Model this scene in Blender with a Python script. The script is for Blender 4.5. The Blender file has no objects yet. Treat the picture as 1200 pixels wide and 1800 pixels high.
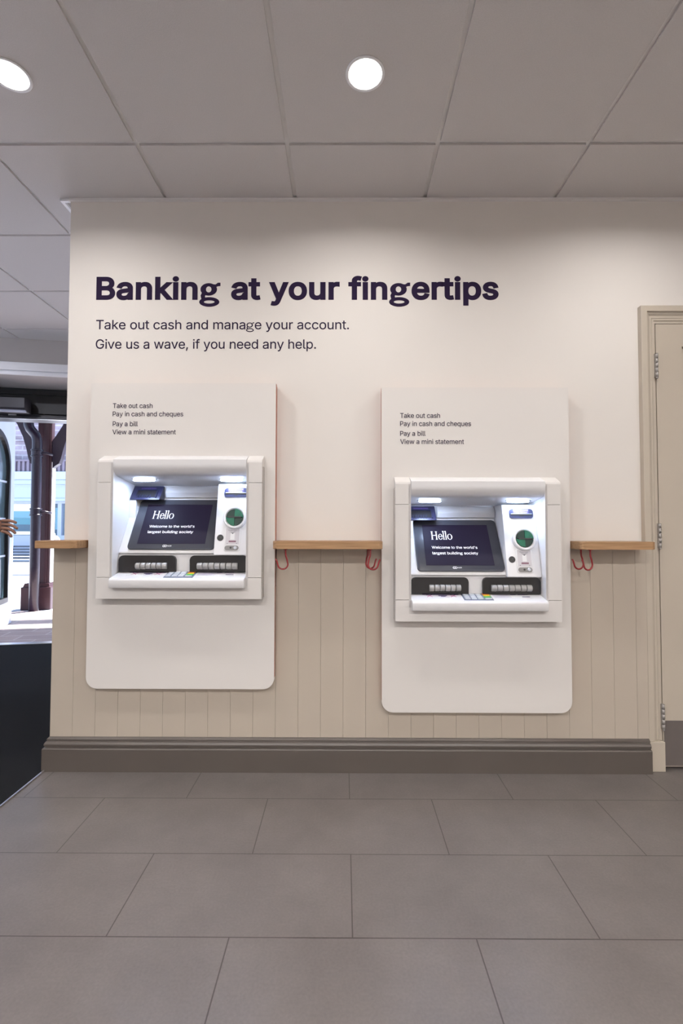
import bpy, bmesh, math, random
from mathutils import Vector, Matrix
random.seed(4)
S = bpy.context.scene
COL = S.collection
PI = math.pi

# ------------------------------------------------------------------ camera
CH = 1.074                                   # lens height above the floor
cam_d = bpy.data.cameras.new('camera')
cam = bpy.data.objects.new('camera', cam_d)
COL.objects.link(cam)
S.camera = cam
cam_d.sensor_fit = 'VERTICAL'
cam_d.sensor_height = 36.0
cam_d.lens = 848.0 / 1800.0 * 36.0
cam_d.clip_start = 0.05
cam_d.clip_end = 200
M3 = ((0.99998834, -0.00175645, -0.00449770),
      (0.00443938, -0.03190276, 0.99948112),
      (0.00189903, 0.99948943, 0.03189459))   # columns: right, up, forward
cam.matrix_world = Matrix(((M3[0][0], M3[0][1], -M3[0][2], 0),
                           (M3[1][0], M3[1][1], -M3[1][2], 0),
                           (M3[2][0], M3[2][1], -M3[2][2], CH),
                           (0, 0, 0, 1)))

# ------------------------------------------------------------------ world, sun, exposure
S.view_settings.view_transform = 'Standard'
S.view_settings.look = 'None'
S.view_settings.gamma = 1.0
S.view_settings.use_curve_mapping = False
S.view_settings.exposure = 0.0
W = bpy.data.worlds.new('world')
S.world = W
W.use_nodes = True
bg = W.node_tree.nodes['Background']
bg.inputs['Color'].default_value = (0.52, 0.70, 1.0, 1)
bg.inputs['Strength'].default_value = 2.2
sun_d = bpy.data.lights.new('sun', 'SUN')
sun_d.energy = 23.0
sun_d.angle = 0.01
sun_d.color = (1.0, 0.98, 0.97)
sun = bpy.data.objects.new('sun', sun_d)
COL.objects.link(sun)
sd = Vector((-0.30, -0.36, -0.88)).normalized()   # direction the light travels
sun.rotation_euler = sd.to_track_quat('-Z', 'Y').to_euler()

DOWNLIGHT_W = 27.0
DOWNLIGHT_NEAR_W = 7.2     # the dimmed row along the cash machine wall
ATM_W = 0.58

# ------------------------------------------------------------------ materials
def mat(name, col, rough=0.5, metal=0.0, noise=0.0, nscale=20.0, bump=0.0, bscale=200.0, spec=0.5, emit=None, estr=0.0, coat=0.0):
    m = bpy.data.materials.new(name)
    m.use_nodes = True
    nt = m.node_tree
    b = nt.nodes['Principled BSDF']
    b.inputs['Roughness'].default_value = rough
    b.inputs['Metallic'].default_value = metal
    b.inputs['Specular IOR Level'].default_value = spec
    b.inputs['Coat Weight'].default_value = coat
    tc = nt.nodes.new('ShaderNodeTexCoord')
    n = nt.nodes.new('ShaderNodeTexNoise')
    n.inputs['Scale'].default_value = nscale
    n.inputs['Detail'].default_value = 4
    nt.links.new(tc.outputs['Object'], n.inputs['Vector'])
    r = nt.nodes.new('ShaderNodeMix')
    r.data_type = 'RGBA'
    k = noise
    r.inputs[6].default_value = (*[c * (1 - k) for c in col], 1)
    r.inputs[7].default_value = (*[min(1, c * (1 + k)) for c in col], 1)
    nt.links.new(n.outputs['Fac'], r.inputs[0])
    nt.links.new(r.outputs[2], b.inputs['Base Color'])
    if bump:
        n2 = nt.nodes.new('ShaderNodeTexNoise')
        n2.inputs['Scale'].default_value = bscale
        nt.links.new(tc.outputs['Object'], n2.inputs['Vector'])
        bp = nt.nodes.new('ShaderNodeBump')
        bp.inputs['Strength'].default_value = bump
        bp.inputs['Distance'].default_value = 0.002
        nt.links.new(n2.outputs['Fac'], bp.inputs['Height'])
        nt.links.new(bp.outputs['Normal'], b.inputs['Normal'])
    if emit:
        b.inputs['Emission Color'].default_value = (*emit, 1)
        b.inputs['Emission Strength'].default_value = estr
    return m

def brick_mat(name, c1, c2, cm, bw, rh, mortar, offs, rough, loc=(0, 0, 0), axes='XY', nz=0.25, nscale=3.0, grain=0.1):
    m = bpy.data.materials.new(name)
    m.use_nodes = True
    nt = m.node_tree
    L = nt.links.new
    b = nt.nodes['Principled BSDF']
    tc = nt.nodes.new('ShaderNodeTexCoord')
    sp = nt.nodes.new('ShaderNodeSeparateXYZ')
    L(tc.outputs['Object'], sp.inputs[0])
    cb = nt.nodes.new('ShaderNodeCombineXYZ')
    L(sp.outputs[axes[0]], cb.inputs[0])
    L(sp.outputs[axes[1]], cb.inputs[1])
    mp = nt.nodes.new('ShaderNodeMapping')
    mp.inputs['Location'].default_value = loc
    L(cb.outputs[0], mp.inputs[0])
    br = nt.nodes.new('ShaderNodeTexBrick')
    br.offset = offs
    br.inputs['Scale'].default_value = 1.0
    br.inputs['Brick Width'].default_value = bw
    br.inputs['Row Height'].default_value = rh
    br.inputs['Mortar Size'].default_value = mortar
    br.inputs['Mortar Smooth'].default_value = 0.1
    br.inputs['Color1'].default_value = (*c1, 1)
    br.inputs['Color2'].default_value = (*c2, 1)
    br.inputs['Mortar'].default_value = (*cm, 1)
    L(mp.outputs[0], br.inputs['Vector'])
    n = nt.nodes.new('ShaderNodeTexNoise')
    n.inputs['Scale'].default_value = nscale
    n.inputs['Detail'].default_value = 6
    n.inputs['Roughness'].default_value = 0.62
    L(tc.outputs['Object'], n.inputs['Vector'])
    n2 = nt.nodes.new('ShaderNodeTexNoise')
    n2.inputs['Scale'].default_value = 140
    n2.inputs['Detail'].default_value = 2
    L(tc.outputs['Object'], n2.inputs['Vector'])
    mr = nt.nodes.new('ShaderNodeMapRange')
    mr.inputs['From Min'].default_value = 0.3
    mr.inputs['From Max'].default_value = 0.7
    mr.inputs['To Min'].default_value = 1 - nz
    mr.inputs['To Max'].default_value = 1 + nz
    L(n.outputs['Fac'], mr.inputs[0])
    mr2 = nt.nodes.new('ShaderNodeMapRange')
    mr2.inputs['From Min'].default_value = 0.3
    mr2.inputs['From Max'].default_value = 0.7
    mr2.inputs['To Min'].default_value = 1 - grain
    mr2.inputs['To Max'].default_value = 1 + grain
    L(n2.outputs['Fac'], mr2.inputs[0])
    mu = nt.nodes.new('ShaderNodeMath')
    mu.operation = 'MULTIPLY'
    L(mr.outputs[0], mu.inputs[0])
    L(mr2.outputs[0], mu.inputs[1])
    vm = nt.nodes.new('ShaderNodeVectorMath')
    vm.operation = 'SCALE'
    L(br.outputs['Color'], vm.inputs[0])
    L(mu.outputs[0], vm.inputs['Scale'])
    L(vm.outputs[0], b.inputs['Base Color'])
    b.inputs['Roughness'].default_value = rough
    bp = nt.nodes.new('ShaderNodeBump')
    bp.invert = True
    bp.inputs['Strength'].default_value = 0.5
    bp.inputs['Distance'].default_value = 0.002
    L(br.outputs['Fac'], bp.inputs['Height'])
    L(bp.outputs['Normal'], b.inputs['Normal'])
    return m

def wood_mat(name, c1, c2):
    m = bpy.data.materials.new(name)
    m.use_nodes = True
    nt = m.node_tree
    L = nt.links.new
    b = nt.nodes['Principled BSDF']
    tc = nt.nodes.new('ShaderNodeTexCoord')
    mp = nt.nodes.new('ShaderNodeMapping')
    mp.inputs['Scale'].default_value = (4, 60, 90)
    L(tc.outputs['Object'], mp.inputs[0])
    n = nt.nodes.new('ShaderNodeTexNoise')
    n.inputs['Scale'].default_value = 1.6
    n.inputs['Detail'].default_value = 7
    n.inputs['Distortion'].default_value = 0.6
    L(mp.outputs[0], n.inputs['Vector'])
    cr = nt.nodes.new('ShaderNodeValToRGB')
    cr.color_ramp.elements[0].position = 0.3
    cr.color_ramp.elements[0].color = (*c1, 1)
    cr.color_ramp.elements[1].position = 0.72
    cr.color_ramp.elements[1].color = (*c2, 1)
    L(n.outputs['Fac'], cr.inputs[0])
    L(cr.outputs[0], b.inputs['Base Color'])
    b.inputs['Roughness'].default_value = 0.45
    return m

def glass_mat(name, tint, alpha=0.25):
    m = bpy.data.materials.new(name)
    m.use_nodes = True
    nt = m.node_tree
    b = nt.nodes['Principled BSDF']
    b.inputs['Base Color'].default_value = (*tint, 1)
    b.inputs['Roughness'].default_value = 0.04
    b.inputs['Alpha'].default_value = alpha
    return m

MT = {}
MT['wall'] = mat('cream wall paint', (0.79, 0.75, 0.71), 0.7, noise=0.02, nscale=3, bump=0.05, bscale=350)
MT['dado'] = mat('greige panelling paint', (0.51, 0.445, 0.37), 0.45, noise=0.03, nscale=4, bump=0.04, bscale=120)
MT['door'] = mat('greige door paint', (0.53, 0.468, 0.388), 0.42, noise=0.03, nscale=4, bump=0.04, bscale=150)
MT['skirt'] = mat('taupe skirting gloss', (0.105, 0.089, 0.078), 0.35, noise=0.08, nscale=6)
MT['tile'] = mat('mineral ceiling tile', (0.64, 0.61, 0.60), 0.9, noise=0.08, nscale=260, bump=0.35, bscale=420)
MT['grid'] = mat('white ceiling grid', (0.80, 0.78, 0.77), 0.4, noise=0.01)
MT['white_trim'] = mat('white metal trim', (0.88, 0.88, 0.90), 0.35, noise=0.01)
MT['floor'] = brick_mat('grey vinyl floor tile', (0.148, 0.130, 0.124), (0.153, 0.134, 0.128), (0.06, 0.05, 0.045), 0.6466, 0.3233, 0.0019, 0.5, 0.33,
                        loc=(1.268 + 0.3233, -1.944, 0), nz=0.13, nscale=4.5, grain=0.07)
MT['mat'] = mat('charcoal entrance matting', (0.008, 0.0078, 0.0085), 1.0, spec=0.25, noise=0.5, nscale=350, bump=0.8, bscale=500)
MT['alu'] = mat('aluminium edge', (0.75, 0.75, 0.76), 0.3, metal=1.0, noise=0.02)
MT['panel'] = mat('white laminate panel', (0.76, 0.725, 0.695), 0.42, noise=0.012, nscale=5, bump=0.03, bscale=160)
MT['copper'] = mat('copper red panel edge', (0.42, 0.16, 0.11), 0.5, noise=0.1)
MT['fascia'] = mat('white machine fascia', (0.72, 0.69, 0.67), 0.4, noise=0.012, nscale=30, bump=0.05, bscale=900)
MT['cavity'] = mat('white moulded plastic', (0.78, 0.77, 0.78), 0.35, noise=0.01)
MT['black'] = mat('black plastic', (0.013, 0.012, 0.013), 0.4, noise=0.1)
MT['slate'] = mat('slate screen frame', (0.045, 0.047, 0.06), 0.28, noise=0.05)
MT['display'] = mat('purple display', (0.008, 0.006, 0.014), 0.55, spec=0.12, emit=(0.012, 0.0085, 0.020), estr=1.0)
MT['glow'] = mat('display lettering', (0.8, 0.8, 0.82), 0.5, emit=(0.9, 0.88, 0.92), estr=0.75)
MT['navy'] = mat('navy plastic', (0.022, 0.022, 0.06), 0.35, noise=0.1)
MT['navy_light'] = mat('slate blue plastic', (0.016, 0.019, 0.055), 0.35, noise=0.1)
MT['purple_label'] = mat('purple label', (0.075, 0.05, 0.16), 0.4, noise=0.1)
MT['roller'] = mat('silver roller', (0.36, 0.35, 0.34), 0.5, metal=0.3, noise=0.05)
MT['green'] = mat('green translucent plastic', (0.008, 0.13, 0.07), 0.35, noise=0.4, nscale=60, spec=0.3)
MT['green_dark'] = mat('dark green plastic', (0.006, 0.030, 0.020), 0.35, noise=0.4, nscale=60, spec=0.3)
MT['label_grey'] = mat('grey instruction label', (0.60, 0.57, 0.60), 0.5, noise=0.02)
MT['label_white'] = mat('white sticker', (0.80, 0.79, 0.80), 0.5, noise=0.02)
MT['lilac'] = mat('lilac print', (0.52, 0.48, 0.64), 0.5, noise=0.1)
MT['maroon'] = mat('maroon print', (0.20, 0.09, 0.13), 0.5, noise=0.1)
MT['pink'] = mat('magenta print', (0.45, 0.12, 0.30), 0.5, noise=0.1)
MT['ink'] = mat('dark violet vinyl', (0.027, 0.017, 0.046), 0.9, noise=0.02, spec=0.08)
MT['chrome'] = mat('brushed chrome', (0.55, 0.54, 0.53), 0.28, metal=1.0, noise=0.1, nscale=80)
MT['keypad'] = mat('blue grey keypad plate', (0.16, 0.19, 0.27), 0.4, noise=0.05)
MT['key'] = mat('silver key', (0.55, 0.57, 0.62), 0.35, noise=0.03)
MT['key_red'] = mat('red orange key', (0.62, 0.12, 0.02), 0.4, noise=0.03)
MT['key_yellow'] = mat('yellow key', (0.80, 0.52, 0.02), 0.4, noise=0.03)
MT['key_green'] = mat('green key', (0.08, 0.42, 0.06), 0.4, noise=0.03)
MT['led'] = mat('white led lens', (0.9, 0.9, 0.9), 0.3, emit=(0.62, 0.76, 1.0), estr=30.0)
MT['lamp'] = mat('downlight diffuser', (0.9, 0.9, 0.9), 0.4, emit=(1.0, 0.95, 0.88), estr=9.0)
MT['oak'] = wood_mat('oak shelf', (0.30, 0.165, 0.075), (0.46, 0.275, 0.14))
MT['hook'] = mat('red painted hook', (0.28, 0.022, 0.026), 0.35, noise=0.2, nscale=60)
MT['steel'] = mat('satin steel hinge', (0.40, 0.375, 0.36), 0.5, metal=0.4, noise=0.1, nscale=60)
MT['kick'] = mat('grey kick plate', (0.20, 0.175, 0.165), 0.3, metal=0.4, noise=0.05)
MT['seal'] = mat('grey edge seal', (0.5, 0.47, 0.45), 0.8, noise=0.4, nscale=300, bump=1.0, bscale=300)
MT['dark'] = mat('dark bronze operator', (0.050, 0.047, 0.056), 0.35, noise=0.1)
MT['dark2'] = mat('brown black header', (0.007, 0.006, 0.006), 0.4, noise=0.1)
MT['edge'] = mat('blue grey metal edging', (0.36, 0.38, 0.48), 0.4, noise=0.03)
MT['plate'] = mat('grey steel plate', (0.24, 0.23, 0.225), 0.5, noise=0.1, nscale=80)
MT['leaf'] = mat('pale blue door paint', (0.55, 0.64, 0.76), 0.35, noise=0.04, nscale=5)
MT['glass'] = glass_mat('door glass', (0.10, 0.16, 0.19), 0.55)
MT['clear'] = glass_mat('clear window glass', (0.8, 0.85, 0.85), 0.06)
MT['shopglass'] = glass_mat('shop glass', (0.3, 0.45, 0.55), 0.25)
MT['iron'] = mat('cast iron paint', (0.018, 0.011, 0.024), 0.28, noise=0.6, nscale=40, bump=0.3, bscale=80)
MT['post'] = mat('burgundy post paint', (0.058, 0.025, 0.031), 0.4, noise=0.25, nscale=8)
MT['bracket'] = mat('dark plum bracket paint', (0.030, 0.018, 0.034), 0.4, noise=0.2, nscale=8)
MT['pave'] = brick_mat('pink grey paving', (0.42, 0.32, 0.31), (0.48, 0.37, 0.35), (0.6, 0.52, 0.5), 0.40, 0.20, 0.008, 0.5, 0.7, nz=0.15, nscale=2)
MT['street'] = mat('pale street paving', (0.49, 0.50, 0.56), 0.8, noise=0.1, nscale=2)
MT['brick'] = brick_mat('weathered brick', (0.25, 0.21, 0.245), (0.32, 0.28, 0.335), (0.40, 0.38, 0.43), 0.9, 0.23, 0.03, 0.5, 0.9, axes='XZ', nz=0.3, nscale=1.5)
MT['slatgrey'] = mat('mauve grey railing', (0.20, 0.17, 0.22), 0.6, noise=0.1)
MT['shopfascia'] = mat('pale blue fascia paint', (0.46, 0.53, 0.62), 0.6, noise=0.05)
MT['shopframe'] = mat('pale grey frame paint', (0.48, 0.52, 0.62), 0.5, noise=0.05)
MT['teal'] = mat('teal board', (0.06, 0.33, 0.37), 0.5, noise=0.1, emit=(0.05, 0.30, 0.34), estr=0.25)
MT['aqua'] = mat('aqua board', (0.22, 0.52, 0.60), 0.5, noise=0.1, emit=(0.22, 0.5, 0.6), estr=0.3)
MT['lightbox'] = mat('lit white panel', (0.8, 0.8, 0.8), 0.5, emit=(1, 0.98, 0.96), estr=1.3)
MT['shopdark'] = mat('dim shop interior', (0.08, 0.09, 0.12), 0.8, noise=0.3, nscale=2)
MT['bench'] = mat('blue grey bench paint', (0.04, 0.062, 0.095), 0.4, noise=0.1)
MT['bloom'] = mat('white blossom', (0.78, 0.72, 0.72), 0.8, noise=0.2, nscale=40)
MT['skin'] = mat('brown skin', (0.30, 0.15, 0.10), 0.5, noise=0.12, nscale=30)
MT['coat'] = mat('dark coat cloth', (0.02, 0.02, 0.028), 0.9, noise=0.2, nscale=60)
MT['trouser'] = mat('navy trouser cloth', (0.018, 0.022, 0.04), 0.9, noise=0.2, nscale=60)
MT['hair'] = mat('black hair', (0.012, 0.009, 0.008), 0.6, noise=0.3, nscale=90)
MT['shoe'] = mat('black shoe leather', (0.015, 0.013, 0.012), 0.4, noise=0.1)
MT['bulk'] = mat('grey beige bulkhead paint', (0.47, 0.445, 0.435), 0.7, noise=0.02)
MT['plain'] = mat('room side wall paint', (0.74, 0.69, 0.64), 0.7, noise=0.02)

# ------------------------------------------------------------------ mesh helpers
class MB:
    def __init__(s):
        s.bm = bmesh.new()
    def _v(s, p):
        return s.bm.verts.new(p)
    def box(s, x0, x1, y0, y1, z0, z1, bev=0.0, seg=2, mi=0):
        v = [s._v((x, y, z)) for z in (z0, z1) for y in (y0, y1) for x in (x0, x1)]
        F = [(0, 2, 3, 1), (4, 5, 7, 6), (0, 1, 5, 4), (2, 6, 7, 3), (0, 4, 6, 2), (1, 3, 7, 5)]
        fs = [s.bm.faces.new([v[i] for i in f]) for f in F]
        for f in fs:
            f.material_index = mi
        if bev:
            es = list({e for f in fs for e in f.edges})
            bmesh.ops.bevel(s.bm, geom=es, offset=bev, segments=seg, profile=0.5, affect='EDGES', clamp_overlap=True)
        return s
    def prism(s, pts, a, b, fn, bev=0.0, seg=2, mi=0, side_mi=None):
        """polygon pts (p,q) extruded from a to b; fn(p,q,t)->xyz"""
        lo = [s._v(fn(p, q, a)) for p, q in pts]
        hi = [s._v(fn(p, q, b)) for p, q in pts]
        fs = [s.bm.faces.new(lo), s.bm.faces.new(hi[::-1])]
        sides = []
        n = len(pts)
        for i in range(n):
            j = (i + 1) % n
            sides.append(s.bm.faces.new((lo[j], lo[i], hi[i], hi[j])))
        for f in fs:
            f.material_index = mi
        for f in sides:
            f.material_index = mi if side_mi is None else side_mi
        if bev:
            es = list({e for f in fs for e in f.edges})
            bmesh.ops.bevel(s.bm, geom=es, offset=bev, segments=seg, profile=0.5, affect='EDGES', clamp_overlap=True)
        bmesh.ops.recalc_face_normals(s.bm, faces=[f for f in s.bm.faces])
        return s
    def tube(s, pts, r, n=10, cap=True):
        pts = [Vector(p) for p in pts]
        rs = r if isinstance(r, (list, tuple)) else [r] * len(pts)
        t0 = (pts[1] - pts[0]).normalized()
        up = Vector((0, 0, 1)) if abs(t0.z) < 0.9 else Vector((1, 0, 0))
        nx = t0.cross(up).normalized()
        rings = []
        for i, p in enumerate(pts):
            t = (pts[min(i + 1, len(pts) - 1)] - pts[max(i - 1, 0)]).normalized()
            nx = (nx - t * nx.dot(t)).normalized()
            ny = t.cross(nx)
            rings.append([s._v(p + (nx * math.cos(2 * PI * k / n) + ny * math.sin(2 * PI * k / n)) * rs[i]) for k in range(n)])
        for a, b in zip(rings, rings[1:]):
            for k in range(n):
                f = s.bm.faces.new((a[k], a[(k + 1) % n], b[(k + 1) % n], b[k]))
                f.smooth = True
        if cap:
            s.bm.faces.new(rings[0][::-1])
            s.bm.faces.new(rings[-1])
        return s
    def disc(s, c, nrm, r, depth, n=40, ry=None, xdir=None, bev=0.0):
        """solid disc/ellipse whose front face is at c, thickness going along -nrm"""
        nrm = Vector(nrm).normalized()
        xd = Vector(xdir) if xdir else (Vector((1, 0, 0)) if abs(nrm.x) < 0.9 else Vector((0, 1, 0)))
        xd = (xd - nrm * xd.dot(nrm)).normalized()
        yd = nrm.cross(xd)
        ry = ry or r
        c = Vector(c)
        prof = [(1, -depth), (1, -bev), (1 - (bev / r if bev else 0), 0)] if bev else [(1, -depth), (1, 0)]
        rings = []
        for k, h in prof:
            rings.append([s._v(c + xd * math.cos(2 * PI * i / n) * r * k + yd * math.sin(2 * PI * i / n) * ry * k + nrm * h) for i in range(n)])
        for a, b in zip(rings, rings[1:]):
            for i in range(n):
                s.bm.faces.new((a[i], a[(i + 1) % n], b[(i + 1) % n], b[i]))
        s.bm.faces.new(rings[-1])
        s.bm.faces.new(rings[0][::-1])
        return s
    def ring(s, c, nrm, r0, r1, depth, n=48, bev=0.003):
        nrm = Vector(nrm).normalized()
        xd = Vector((1, 0, 0)) if abs(nrm.x) < 0.9 else Vector((0, 1, 0))
        xd = (xd - nrm * xd.dot(nrm)).normalized()
        yd = nrm.cross(xd)
        c = Vector(c)
        prof = [(r1, -depth), (r1, -bev), (r1 - bev, 0), (r0 + bev, 0), (r0, -bev), (r0, -depth)]
        rings = [[s._v(c + (xd * math.cos(2 * PI * i / n) + yd * math.sin(2 * PI * i / n)) * rr + nrm * h) for i in range(n)] for rr, h in prof]
        m = len(rings)
        for q in range(m):
            a, b = rings[q], rings[(q + 1) % m]
            for i in range(n):
                f = s.bm.faces.new((a[i], a[(i + 1) % n], b[(i + 1) % n], b[i]))
                f.smooth = True
        return s
    def poly(s, pts, mi=0):
        f = s.bm.faces.new([s._v(p) for p in pts])
        f.material_index = mi
        return s
    def sphere(s, c, r, u=10, v=7):
        bmesh.ops.create_uvsphere(s.bm, u_segments=u, v_segments=v, radius=r, matrix=Matrix.Translation(c))
        return s
    def build(s, name, m, parent=None, loc=None, rz=0.0, smooth=None):
        me = bpy.data.meshes.new(name)
        bmesh.ops.recalc_face_normals(s.bm, faces=s.bm.faces[:])
        s.bm.to_mesh(me)
        s.bm.free()
        for k in (m if isinstance(m, (list, tuple)) else [m]):
            me.materials.append(k)
        if smooth is not None:
            for p in me.polygons:
                p.use_smooth = True
            try:
                me.set_sharp_from_angle(angle=smooth)
            except Exception:
                pass
        o = bpy.data.objects.new(name, me)
        COL.objects.link(o)
        if parent:
            o.parent = parent
        if loc:
            o.location = loc
        if rz:
            o.rotation_euler = (0, 0, rz)
        return o

def tag(o, label=None, cat=None, group=None, kind=None):
    if label: o['label'] = label
    if cat: o['category'] = cat
    if group: o['group'] = group
    if kind: o['kind'] = kind
    return o
def struct(o, label=None):
    o['kind'] = 'structure'
    if label: o['label'] = label
    return o
def empty(name, loc, rz=0.0):
    o = bpy.data.objects.new(name, None)
    COL.objects.link(o)
    o.location = loc
    o.rotation_euler = (0, 0, rz)
    o.empty_display_size = 0.05
    return o
def children(o):
    return [c for c in COL.objects if c.parent == o]
def copy_tree(o, parent=None):
    c = o.copy()
    COL.objects.link(c)
    c.parent = parent
    for ch in children(o):
        copy_tree(ch, c)
    return c
def rrect(x0, x1, y0, y1, r, n=6, corners=(1, 1, 1, 1)):
    """corner order: bl, br, tr, tl"""
    out = []
    for (cx, cy, a0, on) in ((x0, y0, PI, corners[0]), (x1, y0, 1.5 * PI, corners[1]), (x1, y1, 0, corners[2]), (x0, y1, .5 * PI, corners[3])):
        if not on:
            out.append((cx, cy)); continue
        ox = cx + (r if cx == x0 else -r)
        oy = cy + (r if cy == y0 else -r)
        for k in range(n + 1):
            a = a0 + k * PI / 2 / n
            out.append((ox + r * math.cos(a), oy + r * math.sin(a)))
    return out

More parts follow.
